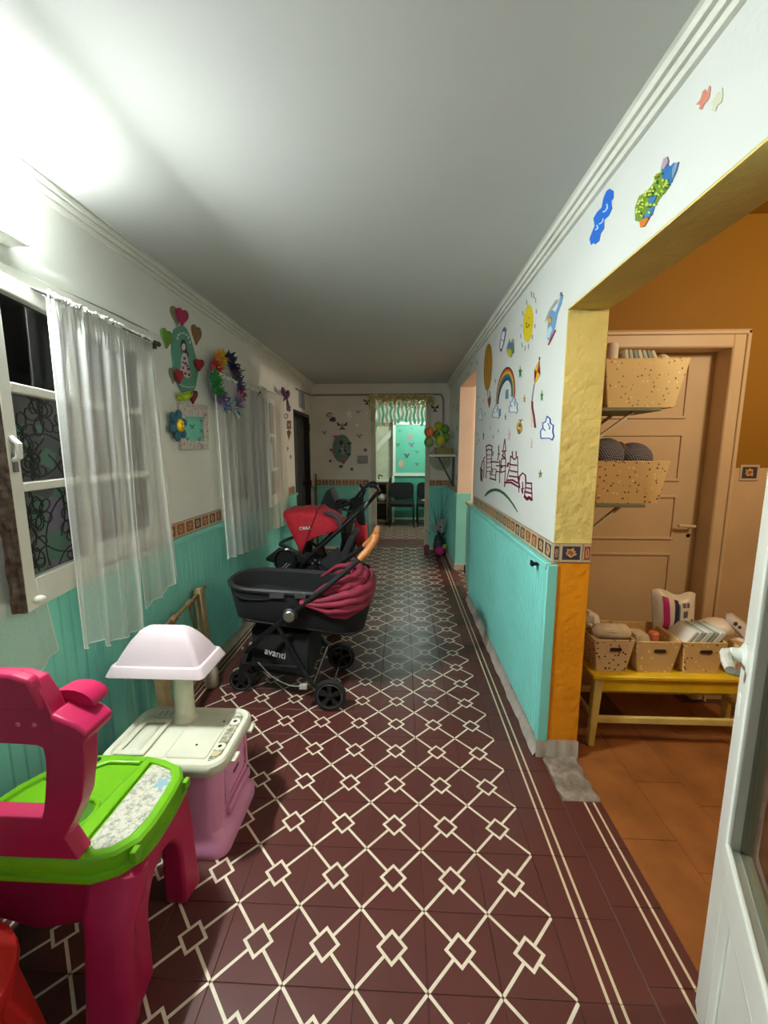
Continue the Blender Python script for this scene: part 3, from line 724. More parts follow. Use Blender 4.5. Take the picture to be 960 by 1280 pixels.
# ================================================================== WALL STICKERS (flat prints, each a thin cut-out on its wall)
def cm(c, rough=.45): return mat('print_%d_%d_%d' % c, c, rough, 0, 0)
def ell(cx, cy, rx, ry, n=20, tilt=0):
    return [(cx + rx * math.cos(a) * math.cos(tilt) - ry * math.sin(a) * math.sin(tilt), cy + rx * math.cos(a) * math.sin(tilt) + ry * math.sin(a) * math.cos(tilt)) for a in [2 * PI * k / n for k in range(n)]]
def star(cx, cy, rx, ry, p=5, inner=.42, rot=0):
    return [(cx + rx * (1 if k % 2 == 0 else inner) * math.sin(PI * k / p + rot), cy - ry * (1 if k % 2 == 0 else inner) * math.cos(PI * k / p + rot)) for k in range(2 * p)]
def stroke(pts, w, closed=False):
    out = []; P = list(pts) + ([pts[0]] if closed else [])
    for a, c in zip(P[:-1], P[1:]):
        dx, dy = c[0] - a[0], c[1] - a[1]; L = math.hypot(dx, dy) or 1; ux, uy = dx / L * w / 2, dy / L * w / 2
        out.append([(a[0] - uy - ux * .5, a[1] + ux - uy * .5), (c[0] - uy + ux * .5, c[1] + ux + uy * .5), (c[0] + uy + ux * .5, c[1] - ux + uy * .5), (a[0] + uy - ux * .5, a[1] - ux - uy * .5)])
    return out
WALLS = {'R': ('x', XR, Vector((-1, 0, 0))), 'L': ('x', XL, Vector((1, 0, 0))), 'B': ('y', YB, Vector((0, -1, 0)))}
def sticker(name, label, wall, layers, cr=None, cat='sticker', group='wall stickers', off=.0006, th=.0012, step=.0006):
    """layers = [(colour, polygon or list of polygons)], points in photo or crop pixels, laid on the wall they stick to"""
    ax, v, n = WALLS[wall]; b = MB(); ms = []
    for i, (c, polys) in enumerate(layers):
        if isinstance(polys[0][0], (int, float)): polys = [polys]
        m = c if not isinstance(c, tuple) else cm(c)
        if m not in ms: ms.append(m)
        for P in polys:
            Q = cr(*P) if cr else P
            a = [px(x, y, ax, v) + n * off for x, y in Q]
            b.prism(a, n * (th + step * i), ms.index(m))
    return tag(obj(name, b, ms, smooth=0), label, cat, group)
A5 = crop(580, 360, 6.4); A6 = crop(580, 520, 6.0); A3 = crop(700, 40, 3.2); A9 = crop(585, 545, 8.35)
GREYL, NAVY, MARO = (150, 152, 150), (52, 62, 120), (112, 20, 48)
# --- sun
rays = [((540, 28), (541, 72)), ((558, 40), (562, 84)), ((574, 82), (576, 118)), ((580, 172), (580, 202)), ((569, 290), (569, 318)), ((549, 376), (550, 408)), ((518, 448), (517, 486)), ((490, 464), (489, 502)), ((464, 440), (468, 474)), ((456, 370), (458, 400)), ((460, 288), (462, 312)), ((472, 185), (473, 220)), ((503, 98), (505, 132))]
L = [((222, 200, 22), ell(515, 283, 39, 150, 28, .06))]
L += [((150, 150, 140), [q for a in rays for q in stroke(a, 6)])]
L += [((60, 44, 30), [ell(503, 284, 4, 9, 10), ell(524, 296, 4, 9, 10)] + stroke([(500, 302), (508, 316), (520, 308)], 5)), ((220, 140, 40), [ell(525, 240, 6, 9, 8)])]
sticker('sun_sticker', 'smiling yellow sun sticker with grey rays', 'R', L, A5)
# --- helicopter
L = [((150, 164, 160), [[(650, 272), (662, 228), (690, 162), (738, 92), (754, 92), (748, 118), (706, 172), (674, 236)]]),
     ((104, 154, 196), [[(684, 196), (712, 178), (732, 196), (752, 150), (770, 82), (786, 36), (792, 76), (782, 124), (752, 204), (740, 262), (726, 336), (702, 384), (684, 424), (666, 398), (672, 320), (676, 252)]]),
     ((188, 212, 220), [[(676, 330), (700, 300), (712, 330), (686, 404), (668, 392)]]), ((176, 138, 62), [ell(692, 256, 18, 34, 14)]), ((210, 176, 96), [ell(692, 262, 10, 18, 12)]),
     ((170, 60, 62), stroke([(680, 454), (700, 414), (736, 338)], 8)), ((96, 110, 116), stroke([(783, 36), (786, 62)], 8) + stroke([(776, 52), (796, 62)], 5))]
sticker('helicopter_sticker', 'blue helicopter sticker next to the yellow pillar', 'R', L, A5)
# --- little plane and tractor
sticker('airplane_sticker', 'small white airplane sticker with navy outline', 'R', [((236, 238, 240), [(326, 314), (338, 332), (320, 440), (298, 504), (287, 476), (304, 360)]), (NAVY, stroke([(326, 314), (338, 332), (320, 440), (298, 504), (287, 476), (304, 360)], 5, True) + [ell(322, 336, 10, 14, 8), ell(296, 498, 6, 12, 8)] + stroke([(300, 410), (318, 426)], 5))], A5)
sticker('tractor_sticker', 'small green and grey cartoon sticker right of the airplane', 'R', [((142, 150, 120), [(358, 430), (366, 400), (374, 440), (388, 404), (402, 412), (404, 470), (384, 552), (368, 556), (344, 510), (342, 476)]), ((92, 120, 160), [(356, 442), (398, 440), (402, 492), (350, 492)]), ((190, 188, 40), [ell(370, 518, 15, 34, 12), ell(352, 505, 8, 18, 10)]), ((96, 132, 84), [ell(394, 498, 10, 30, 10)])], A5)
# --- hot-air balloon
L = [((198, 150, 26), ell(193, 633, 34, 190, 32, .04))]
def slice_(k0, k1):
    a = [(193 + 34 * k0 * math.cos(t) + .04 * -190 * math.sin(t), 633 + 186 * math.sin(t)) for t in [-PI / 2 + PI * i / 14 for i in range(15)]]
    c = [(193 + 34 * k1 * math.cos(t) + .04 * -190 * math.sin(t), 633 + 186 * math.sin(t)) for t in [-PI / 2 + PI * i / 14 for i in range(15)]]
    return a + c[::-1]
L += [((116, 62, 30), [slice_(-.8, -.62), slice_(-.3, -.12), slice_(.16, .34), slice_(.62, .8)])]
L += [((100, 100, 104), stroke([(188, 822), (196, 878)], 3) + stroke([(206, 824), (212, 872)], 3)), ((128, 26, 48), [(190, 892), (216, 866), (214, 920), (203, 960)])]
sticker('balloon_sticker', 'tall gold striped hot air balloon sticker with red basket', 'R', L, A5)
# --- rainbow with its clouds
def bow(k0, k1):
    lo, ro, ax_, ay = 256, 410, 348, 632; li, ri, by = 277, 384, 742
    def curve(k):
        l = lo + (li - lo) * k; r = ro + (ri - ro) * k; top = ay + (by - ay) * k
        return [((l + r) / 2 + 10 * math.sin(t) - math.cos(t) * (r - l) / 2, 930 - 30 * (1 - math.cos(t)) - (900 - top) * math.sin(t) ** .9) for t in [PI * i / 22 for i in range(23)]]
    return curve(k0) + curve(k1)[::-1]
L = [((136, 34, 40), bow(0, .18)), ((206, 120, 40), bow(.18, .36)), ((216, 190, 60), bow(.36, .5)), ((84, 128, 92), bow(.5, .66)), ((42, 92, 128), bow(.66, .86)), ((30, 62, 96), bow(.86, 1.0))]
sticker('rainbow_sticker', 'arched rainbow sticker in the middle of the white wall', 'R', L, A5)
def cloud(cx, cy, w, h, c, lw, fill=(226, 232, 232)):
    o = [(cx - w * .5, cy + h * .42), (cx - w * .52, cy + h * .12), (cx - w * .34, cy - h * .02), (cx - w * .36, cy - h * .22), (cx - w * .14, cy - h * .26), (cx - w * .02, cy - h * .5), (cx + w * .2, cy - h * .4), (cx + w * .22, cy - h * .2), (cx + w * .46, cy - h * .12), (cx + w * .4, cy + h * .14), (cx + w * .5, cy + h * .34), (cx + w * .36, cy + h * .5), (cx + w * .2, cy + h * .42)]
    return [(fill, o), (c, stroke(o, lw, True) + stroke([(cx + w * .05, cy - h * .2), (cx + w * .2, cy - h * .05), (cx + w * .14, cy + h * .05)], lw) + stroke([(cx - w * .3, cy + h * .02), (cx - w * .16, cy + h * .1)], lw))]
sticker('cloud_sticker', 'small blue outlined cloud sticker at the rainbow, left foot', 'R', cloud(258, 990, 56, 108, (74, 112, 160), 5), A5)
sticker('cloud_sticker', 'small blue outlined cloud sticker at the rainbow, right foot', 'R', cloud(398, 938, 66, 130, (62, 98, 160), 5), A5)
sticker('cloud_sticker', 'faint grey blue cloud sticker by the far doorway', 'R', cloud(132, 1010, 40, 96, (130, 156, 180), 4), A5)
sticker('cloud_sticker', 'larger blue outlined cloud sticker next to the yellow pillar', 'R', cloud(670, 1122, 104, 190, (40, 70, 160), 8), A5)
sticker('block_sticker', 'small teal block sticker inside the rainbow arch', 'R', [((96, 140, 156), [(334, 818), (356, 808), (356, 884), (332, 890)])], A5)
sticker('block_sticker', 'small teal block sticker at the left cloud of the rainbow', 'R', [((80, 130, 158), [(280, 972), (295, 964), (294, 1024), (279, 1030)])], A5)
# --- kite
L = [((216, 180, 30), [(607, 570), (565, 655), (590, 668)]), ((128, 22, 44), [(607, 570), (612, 692), (590, 668)]), ((128, 22, 44), [(565, 655), (590, 668), (566, 776)]), ((230, 190, 30), [(590, 668), (612, 692), (566, 776)]),
     ((90, 80, 84), stroke([(608, 552), (607, 575)], 5)), ((150, 142, 150), stroke([(566, 770), (558, 820), (552, 862), (550, 910)], 5)), ((220, 200, 178), stroke([(550, 900), (546, 1000), (543, 1110)], 9)), ((110, 34, 44), stroke([(550, 900), (552, 960), (565, 1030), (574, 1116)], 8))]
sticker('kite_sticker', 'red and yellow kite sticker with long ribbon tails', 'R', L, A5)
sticker('bee_sticker', 'small yellow bee sticker below the kite', 'R', [((190, 152, 60), ell(446, 1116, 24, 46, 16)), ((80, 64, 40), [ell(450, 1100, 8, 14, 10), ell(442, 1136, 10, 8, 10)] + stroke([(440, 1056), (472, 1056)], 6) + stroke([(456, 1056), (452, 1074)], 5)), ((214, 190, 130), [ell(444, 1122, 8, 12, 10)]), ((110, 104, 90), stroke(ell(444, 1156, 9, 12, 8), 4, True))], A5)
# --- castle
SG = []
def seg(*p, w=5): SG.extend(stroke(p, w * 1.55))
seg((190, 110), (222, 92), (254, 108), w=9); seg((190, 152), (222, 138), (252, 150), w=9); seg((192, 110), (196, 200)); seg((252, 108), (248, 180)); seg((205, 200), (262, 190)); seg((264, 160), (258, 205))
seg((196, 200), (190, 440), w=4); seg((200, 240), (248, 240)); seg((200, 280), (246, 276)); seg((196, 330), (246, 322)); seg((196, 372), (244, 366)); seg((246, 200), (246, 350), w=4)
seg((180, 215), (152, 270), (140, 330), (150, 470), w=5); seg((152, 270), (170, 262), (165, 440), w=4); seg((130, 330), (134, 460)); seg((150, 350), (140, 470), w=8)
seg((240, 268), (328, 274), w=10); seg((322, 100), (322, 180)); seg((312, 190), (332, 190), w=8); seg((322, 200), (310, 250), (334, 252), (330, 488), w=4); seg((298, 310), (396, 310), w=9); seg((295, 370), (335, 374), w=9)
seg((385, 30), (366, 160), (396, 158), (387, 30), w=4); seg((358, 158), (394, 156), w=10); seg((356, 200), (392, 235), w=8); seg((352, 240), (394, 236), w=9); seg((372, 170), (362, 225), w=5); seg((384, 165), (390, 225), w=5); seg((348, 250), (344, 380)); seg((396, 240), (382, 530), w=4); seg((342, 300), (360, 330), w=8); seg((342, 380), (392, 366), w=9)
seg((250, 340), (296, 350), w=5); seg((226, 400), (256, 340), w=5); seg((228, 440), (292, 460), w=10); seg((296, 350), (286, 465), w=4); seg((240, 400), (284, 412), w=5); seg((236, 420), (260, 360), w=5)
seg((464, 160), (466, 215), w=6); seg((505, 160), (504, 215), w=6); seg((446, 208), (486, 246), (520, 216), w=8); seg((446, 208), (440, 300)); seg((520, 216), (522, 420), w=4); seg((440, 296), (520, 308), w=10); seg((434, 360), (520, 376), w=10); seg((432, 416), (522, 430), w=10); seg((412, 462), (466, 460), (538, 500), w=12); seg((390, 486), (452, 486), (540, 538), w=13); seg((440, 300), (402, 480), w=4); seg((522, 420), (540, 530), w=8); seg((412, 320), (424, 280), w=12); seg((384, 480), (384, 530)); seg((532, 530), (532, 590), w=4)
seg((534, 470), (540, 420), (572, 386), (602, 410), (606, 480), w=8); seg((572, 480), (572, 600), w=5); seg((560, 550), (586, 545), w=7); seg((604, 490), (664, 494), w=12); seg((606, 500), (590, 630)); seg((664, 494), (672, 668), w=5); seg((608, 540), (664, 550), w=10); seg((594, 580), (668, 600), w=12); seg((594, 632), (620, 660), (640, 640), (668, 668), w=18); seg((562, 560), (570, 600), w=7)
sticker('castle_sticker', 'big maroon line drawn castle sticker on the white wall', 'R', [(MARO, SG)], A9)
arcp = [(172, 624), (205, 584), (245, 558), (290, 550), (335, 562), (380, 596), (425, 646), (470, 710), (522, 796)]; arci = [(522, 790), (476, 704), (430, 650), (384, 606), (338, 578), (290, 572), (246, 582), (208, 606), (176, 630)]
sticker('hill_sticker', 'green curved hill sticker below the castle', 'R', [((34, 96, 56), [(172, 624), (200, 582), (245, 552), (290, 545), (335, 556), (384, 590), (432, 644), (480, 712), (524, 796), (516, 794), (464, 716), (420, 660), (374, 614), (334, 588), (290, 574), (246, 584), (208, 606), (178, 630)])], A9)
# --- stars
for (x, y, rx, ry, c, lab) in ((451, 674, 17, 56, (52, 128, 62), 'green star sticker between rainbow and kite'), (624, 864, 14, 50, (70, 130, 66), 'green star sticker right of the kite tail'), (485, 888, 12, 36, (184, 142, 80), 'tan star sticker under the green star'),
                               (333, 1032, 8, 28, (110, 130, 90), 'tiny olive star sticker under the rainbow'), (363, 1176, 14, 54, (206, 178, 194), 'pale pink star sticker above the castle spires'), (540, 1244, 12, 48, (212, 190, 202), 'pale pink star sticker left of the large cloud'),
                               (252, 745, 6, 22, (140, 140, 120), 'tiny grey star sticker left of the rainbow top'), (157, 1182, 7, 40, (76, 96, 100), 'small dark star sticker above the castle tower')):
    sticker('star_sticker', lab, 'R', [(c, star(x, y, rx, ry))], A5, group='star stickers')
sticker('star_sticker', 'olive green star sticker right of the castle', 'R', [((104, 120, 60), star(575, 436, 16, 34))], A6, group='star stickers')
NTH = ['topmost', 'second highest', 'third highest', 'fourth highest', 'fifth highest', 'sixth highest', 'seventh highest', 'eighth highest', 'lowest']
for k, (x, y) in enumerate(((113, 870), (157, 902), (170, 1008), (210, 1115), (275, 1142), (108, 1168), (235, 1190), (120, 1216), (104, 1246))):
    sticker('star_sticker', NTH[k] + ' of the tiny faded star stickers beside the far doorway', 'R', [((140, 142, 136), star(x, y, 5, 17))], A5, group='tiny faded stars')
for k, (x, y) in enumerate(((30, 690), (63, 608), (107, 596))):
    sticker('star_sticker', ('left', 'middle', 'right')[k] + ' one of the three tiny grey star stickers above the far doorway', 'R', [((132, 134, 128), star(x, y, 5, 18))], A5, group='tiny stars above the doorway')
A8 = crop(540, 470, 5.12)
for k, (x, y, c) in enumerate(((138, 192, 0), (162, 205, 1), (160, 330, 0), (136, 380, 1), (158, 500, 0), (157, 650, 0))):
    sticker('line_sticker', (NTH[:5] + NTH[-1:])[k] + ' of the six faint grey drawings between balloons and doorway', 'R', [((140, 142, 140), stroke(ell(x, y, 7, 22, 8), 3, True) if c else star(x, y, 5, 20))], A8, group='faint drawings at the far end')
# --- lintel
sticker('cloud_sticker', 'solid blue sleeping cloud sticker over the wide opening', 'R', [((24, 104, 206), [(126, 852), (119, 828), (134, 790), (141, 776), (135, 746), (150, 720), (168, 702), (176, 664), (188, 636), (200, 627), (216, 636), (216, 664), (206, 676), (210, 706), (196, 736), (178, 752), (178, 786), (164, 806), (158, 836), (142, 850), (136, 842)]),
        ((206, 226, 244), stroke([(190, 688), (192, 704), (184, 716), (174, 720)], 4) + stroke([(176, 746), (172, 760), (160, 768)], 4) + stroke([(150, 772), (154, 784), (144, 792)], 4))], A3)
sc_ = []; rs = random.Random(4)
for k in range(46):
    t = rs.random(); q = rs.uniform(-1, 1); sc_.append((322 + t * 104 + q * 24, 734 - t * 160 + q * 26))
body = [(303, 755), (302, 704), (318, 656), (348, 640), (374, 606), (404, 560), (438, 552), (452, 590), (434, 628), (404, 664), (384, 694), (364, 728), (340, 752), (322, 760)]
L = [((112, 146, 44), body), ((48, 112, 176), [(404, 560), (416, 530), (434, 528), (442, 540), (458, 522), (464, 544), (452, 600), (430, 618)]), ((56, 120, 184), [(330, 754), (352, 716), (384, 690), (372, 730), (352, 752)]), ((56, 120, 184), [(352, 690), (364, 660), (392, 652), (380, 682)]),
     ((170, 146, 168), [(408, 548), (420, 506), (434, 498), (440, 518), (424, 546)]), ((120, 150, 180), [(456, 548), (466, 524), (480, 520), (470, 556), (456, 588)]),
     ((206, 122, 34), [(328, 782), (326, 756), (358, 738), (360, 748), (342, 778)]), ((200, 214, 92), [ell(a, c, 5, 5, 8) for a, c in sc_ if 300 < a < 450]), ((72, 118, 52), [ell(a + 6, c + 8, 3, 3, 6) for a, c in sc_[:30]])]
sticker('bird_sticker', 'green and blue scaly bird sticker over the wide opening', 'R', L, A3)
sticker('star_sticker', 'salmon star sticker high over the wide opening', 'R', [((206, 132, 110), [(600, 214), (606, 222), (600, 262), (592, 276), (582, 284), (570, 310), (558, 308), (564, 292), (546, 290), (564, 270), (574, 236), (584, 228), (588, 246)])], A3, group='star stickers')
sticker('star_sticker', 'pale beige star sticker high over the wide opening', 'R', [((204, 206, 182), [(652, 222), (654, 252), (648, 282), (632, 294), (624, 318), (608, 316), (616, 290), (606, 284), (622, 262), (632, 242), (644, 246)])], A3, group='star stickers')
# --- hook on the wainscot
tag(obj('wall_hook', MB().box(XR - .045, XR - .016, YJ + .12, YJ + .15, .905, .915).box(XR - .05, XR - .042, YJ + .12, YJ + .15, .9, .925), BLACK), 'small black hook on the right teal wainscot', 'hook')

# ================================================================== LEFT WALL DECORATION
G5 = crop(190, 370, 6.4)
def heart(cx, cy, w, h, sk=0, n=22):
    o = []
    for k in range(n):
        t = 2 * PI * k / n; x = 16 * math.sin(t) ** 3 / 16; y = (13 * math.cos(t) - 5 * math.cos(2 * t) - 2 * math.cos(3 * t) - math.cos(4 * t)) / 15
        o.append((cx + x * w / 2, cy - y * h / 2 + sk * x))
    return o
oval = [(170, 268), (200, 244), (240, 238), (266, 262), (292, 320), (322, 420), (350, 520), (357, 610), (340, 720), (312, 786), (270, 794), (226, 762), (190, 690), (164, 570), (150, 450), (152, 340)]
L = [(mat('sage_board', (82, 150, 128), .5), oval)]
sticker('portrait_plaque', 'sage green oval plaque with a doll in a flower dress', 'L', [((82, 150, 128), oval),
    ((28, 24, 26), [[(222, 350), (246, 348), (262, 390), (268, 440), (284, 480), (270, 492), (254, 456), (226, 440), (216, 396)]]), ((222, 196, 190), [ell(239, 408, 15, 30, 14)]),
    ((210, 196, 200), [[(232, 458), (262, 462), (272, 510), (280, 560), (298, 640), (272, 660), (236, 636), (208, 600), (222, 560), (218, 510)]]),
    ((150, 38, 52), [ell(244, 500, 12, 13, 8), ell(252, 540, 14, 12, 8), ell(232, 575, 10, 12, 8), ell(276, 585, 13, 12, 8), ell(250, 620, 12, 12, 8)]), ((52, 48, 50), [ell(232, 530, 6, 10, 8), ell(268, 560, 8, 9, 8), ell(222, 606, 10, 10, 8), ell(282, 630, 10, 12, 8)]),
    ((190, 200, 190), [ell(186, 338, 8, 14, 8), ell(196, 312, 9, 10, 8), ell(214, 300, 9, 8, 8), ell(238, 298, 9, 8, 8), ell(260, 310, 8, 9, 8), ell(276, 332, 7, 11, 8), ell(288, 370, 5, 12, 8)] + stroke([(204, 706), (240, 722), (280, 730), (322, 726)], 7))], G5, 'plaque', None, .0, .010)
def heart3(label, c, cx, cy, w, h, sk, back=None, off=.002):
    ax, v, n = WALLS['L']; t = thing('heart_ornament', label, 'ornament', px(*G5((cx, cy + h / 2))[0], ax, v), 'heart ornaments on the left wall')
    if back: obj('backing', MB().prism([px(x, y, ax, v) for x, y in G5(*heart(cx - back[0], cy - back[1], w * 1.1, h * 1.12, sk))], n * .008), mat('olive_board', (132, 128, 96), .6), t, bevel=.001)
    obj('heart', MB().prism([px(x, y, ax, v) + n * (off + (.008 if back else 0)) for x, y in G5(*heart(cx, cy, w, h, sk))], n * .014), c, t, bevel=.003)
heart3('crimson heart above the sage oval plaque', mat('crimson_foam', (178, 40, 84), .6), 218, 160, 92, 142, 20, (28, 8))
heart3('green heart left of the sage oval plaque', mat('leaf_green_foam', (104, 146, 52), .6), 104, 332, 84, 158, 26)
heart3('brown heart right of the sage oval plaque', mat('brown_board', (140, 108, 62), .6), 344, 302, 72, 158, 24)
heart3('red heart on the right rim of the plaque', mat('red_foam', (160, 24, 40), .6), 352, 546, 70, 100, 6, None, .013)
heart3('red heart with pale edge on the left rim of the plaque', MATS['red_foam'], 178, 636, 58, 118, 14, (16, 4), .013)
heart3('dark red heart below the plaque behind the green bird', mat('dark_red_foam', (122, 16, 40), .6), 304, 802, 66, 108, -4, None, .012)
ax, v, nL = WALLS['L']
gb = thing('bird_ornament', 'lime green felt bird on top of the mirror frame', 'ornament', px(*G5((220, 840))[0], ax, v))
obj('bird_body', MB().prism([px(x, y, ax, v) + nL * .014 for x, y in G5((160, 784), (190, 792), (222, 776), (252, 762), (282, 764), (290, 782), (280, 802), (262, 822), (226, 842), (192, 840), (178, 822), (184, 806))], nL * .02), mat('lime_felt', (166, 196, 30), .9), gb, bevel=.005)
obj('wing', MB().prism([px(x, y, ax, v) + nL * .034 for x, y in G5((196, 800), (240, 784), (250, 806), (214, 828))], nL * .005), mat('pale_lime_felt', (200, 222, 80), .9), gb, bevel=.002)
obj('eye', MB().ball(px(*G5((270, 778))[0], ax, v) + nL * .036, .004), BLACK, gb)
mf = thing('mirror_frame', 'floral printed mirror frame with teal picture and butterflies', 'mirror', px(*G5((320, 1232))[0], ax, v))
FLOR = speckle_mat('floral_print', [(.30, (88, 70, 66)), (.40, (170, 120, 110)), (.46, (196, 190, 182)), (.58, (202, 200, 192)), (.66, (110, 132, 110)), (.74, (92, 104, 140))], 42, .5)
W_ = lambda *p: [px(x, y, ax, v) for x, y in G5(*p)]
obj('frame', MB().ring(W_((195, 850), (422, 880), (430, 1225), (210, 1232)), W_((240, 962), (392, 964), (392, 1160), (246, 1156)), nL * .022), FLOR, mf, bevel=.003)
obj('picture', MB().prism(W_((238, 960), (394, 962), (394, 1162), (244, 1158)), nL * .010), mat('turquoise_card', (108, 206, 184), .5), mf)
obj('chrome_edge', MB().prism([p + nL * .012 for p in W_((236, 950), (392, 958), (392, 968), (238, 964))], nL * .013), CHROME, mf)
def butterfly(cx, cy, w, h): return [[(cx, cy), (cx - w * .5, cy - h * .5), (cx - w * .45, cy - h * .02)], [(cx, cy), (cx + w * .5, cy - h * .5), (cx + w * .45, cy - h * .02)], [(cx, cy), (cx - w * .35, cy + h * .45), (cx - w * .04, cy + h * .35)], [(cx, cy), (cx + w * .35, cy + h * .45), (cx + w * .04, cy + h * .35)], [(cx - w * .05, cy - h * .3), (cx + w * .05, cy - h * .3), (cx + w * .04, cy + h * .4), (cx - w * .04, cy + h * .4)]]
for x, y, s_ in ((308, 1044, 40), (384, 1000, 24), (384, 1080, 26), (270, 1142, 30), (366, 1146, 26)):
    b = MB()
    for P in butterfly(x, y, s_, s_): b.prism([p + nL * .0102 for p in W_(*P)], nL * .001)
    obj('butterfly', b, mat('deep_teal_print', (30, 92, 92), .5), mf, smooth=0)
fl = thing('flower_ornament', 'blue felt flower with smiling yellow face on mirror frame', 'ornament', px(*G5((170, 1170))[0], ax, v))
c0 = px(*G5((168, 1036))[0], ax, v) + nL * .03
BLF = mat('blue_felt', (58, 112, 136), .9, 0, .12, 30)
for k in range(6):
    a = k * PI / 3 + .3; d = Vector((0, math.cos(a), math.sin(a)))
    obj('petal', MB().ball(c0 + d * .058, .016, .036, .026, 10, 6, 0, Matrix.Rotation(a, 4, 'X')), BLF, fl)
fc = obj('face', MB().ball(c0 + nL * .012, .018, .036, .036, 16, 10), mat('yellow_felt', (226, 190, 30), .8), fl)
for dy in (-.012, .012): obj('eye', MB().ball(c0 + nL * .029 + Vector((0, dy, .008)), .004), BLACK, fc)
obj('smile', MB().tube([c0 + nL * .028 + Vector((0, -.015 + .03 * k / 8, -.010 - .008 * math.sin(PI * k / 8))) for k in range(9)], .002, 5), BLACK, fc)
# wreath of feathers and ribbons
wr = thing('feather_wreath', 'round wreath of colourful feathers and ribbons', 'wreath', (XL, 2.02, 1.72))
wc = Vector((XL + .035, 2.02, 1.925)); R_ = .17
CW = [(214, 190, 40), (36, 52, 110), (60, 44, 92), (92, 92, 96), (70, 96, 140), (150, 36, 80), (190, 120, 160), (70, 130, 160), (190, 194, 190), (60, 120, 150), (110, 84, 130), (40, 130, 60), (46, 150, 70), (200, 54, 60), (230, 150, 40)]
obj('ring', MB().tube([wc + Vector((0, R_ * 1.25 * math.cos(a), R_ * math.sin(a))) for a in [2 * PI * k / 24 for k in range(24)]], .016, 8, 0, True), mat('grey_tinsel', (128, 134, 140), .6), wr)
rs = random.Random(9)
for k, c in enumerate(CW):
    a = 1.9 - k * 2 * PI / len(CW); p = wc + Vector((.025, R_ * 1.25 * math.cos(a), R_ * math.sin(a)))
    b = MB()
    for j in range(26):
        d = Vector((rs.uniform(.1, .8), rs.uniform(-1, 1), rs.uniform(-1, 1))).normalized(); L_ = rs.uniform(.04, .085); s1 = d.orthogonal().normalized() * rs.uniform(.004, .010)
        b.loft([[p + s1, p - s1, p - s1 + d.cross(s1) * .3], [p + d * L_ * .6 + s1 * 1.2, p + d * L_ * .6 - s1 * 1.2, p + d * L_ * .6 - s1 + d.cross(s1) * .4], [p + d * L_ + s1 * .2, p + d * L_ - s1 * .2, p + d * L_ + d.cross(s1) * .1]])
    b.ball(p, .022, .036, .034, 8, 5)
    obj('feather_tuft', b, mat('felt_%d_%d_%d' % c, c, .8, 0, .15, 60), wr, smooth=0)
obj('ribbon', MB().prism([wc + Vector((.04, -.09, -.12)), wc + Vector((.04, -.03, -.22)), wc + Vector((.04, 0, -.20)), wc + Vector((.04, -.05, -.11))], (.004, 0, 0)).prism([wc + Vector((.04, .02, -.14)), wc + Vector((.04, .13, -.24)), wc + Vector((.04, .16, -.22)), wc + Vector((.04, .06, -.13))], (.004, 0, 0)), mat('white_satin', (210, 214, 214), .4), wr)
bw = thing('ribbon_bow', 'purple ribbon bow at the end of the cream curtain', 'bow', (XL, 3.42, 1.85))
PUR = mat('purple_ribbon', (92, 26, 84), .5); c0 = Vector((-1.69, 3.44, 2.02))
for s_ in (-1, 1): obj('loop', MB().ball(c0 + Vector((0, s_ * .07, .03)), .02, .075, .038, 10, 6, 0, Matrix.Rotation(s_ * .5, 4, 'X')), PUR, bw)
obj('knot', MB().ball(c0, .025), PUR, bw)
for s_ in (-.3, 1): obj('tail', MB().prism([c0 + Vector((0, 0, 0)), c0 + Vector((0, s_ * .06 + .03, -.15)), c0 + Vector((0, s_ * .06 + .1, -.13)), c0 + Vector((0, .03, 0))], (.006, 0, 0)), PUR, bw)
C4 = crop(290, 460, 6.4)
for x, y, rx, ry, c, lab in ((432, 384, 16, 24, (110, 110, 70), 'small olive wreath sticker under the purple bow'), (455, 455, 17, 34, (120, 96, 70), 'brown square totem sticker under the olive wreath'), (455, 536, 19, 44, (110, 80, 54), 'brown pointed totem sticker beside the dark door'), (445, 650, 9, 20, (140, 130, 100), 'faint olive leaf sticker under the totem'), (468, 716, 8, 22, (120, 104, 76), 'tiny brown leaf sticker above the border tile'), (464, 318, 8, 16, (120, 106, 90), 'tiny brown leaf sticker right of the purple bow')):
    ly = [(c, stroke(ell(x, y, rx * .8, ry * .8, 12), 7, True))] if ry == 24 else [(c, [(x - rx, y - ry), (x + rx, y - ry), (x + rx, y + ry), (x - rx, y + ry)]), ((190, 168, 130), [ell(x, y, rx * .5, ry * .4, 10)])] if ry == 34 else [(c, [(x - rx, y - ry * .6), (x, y - ry), (x + rx, y - ry * .5), (x + rx * .4, y + ry * .2), (x, y + ry), (x - rx * .5, y + ry * .2)])]
    sticker('wall_sticker', lab, 'L', ly, C4, group='stickers by the dark door')
tag(obj('paper_notice', MB().box(XL, XL + .002, 4.3, 4.62, 2.0, 2.22), mat('blue_grey_paper', (150, 164, 176), .7)), 'pale blue paper sheet above the dark grey door', 'paper')

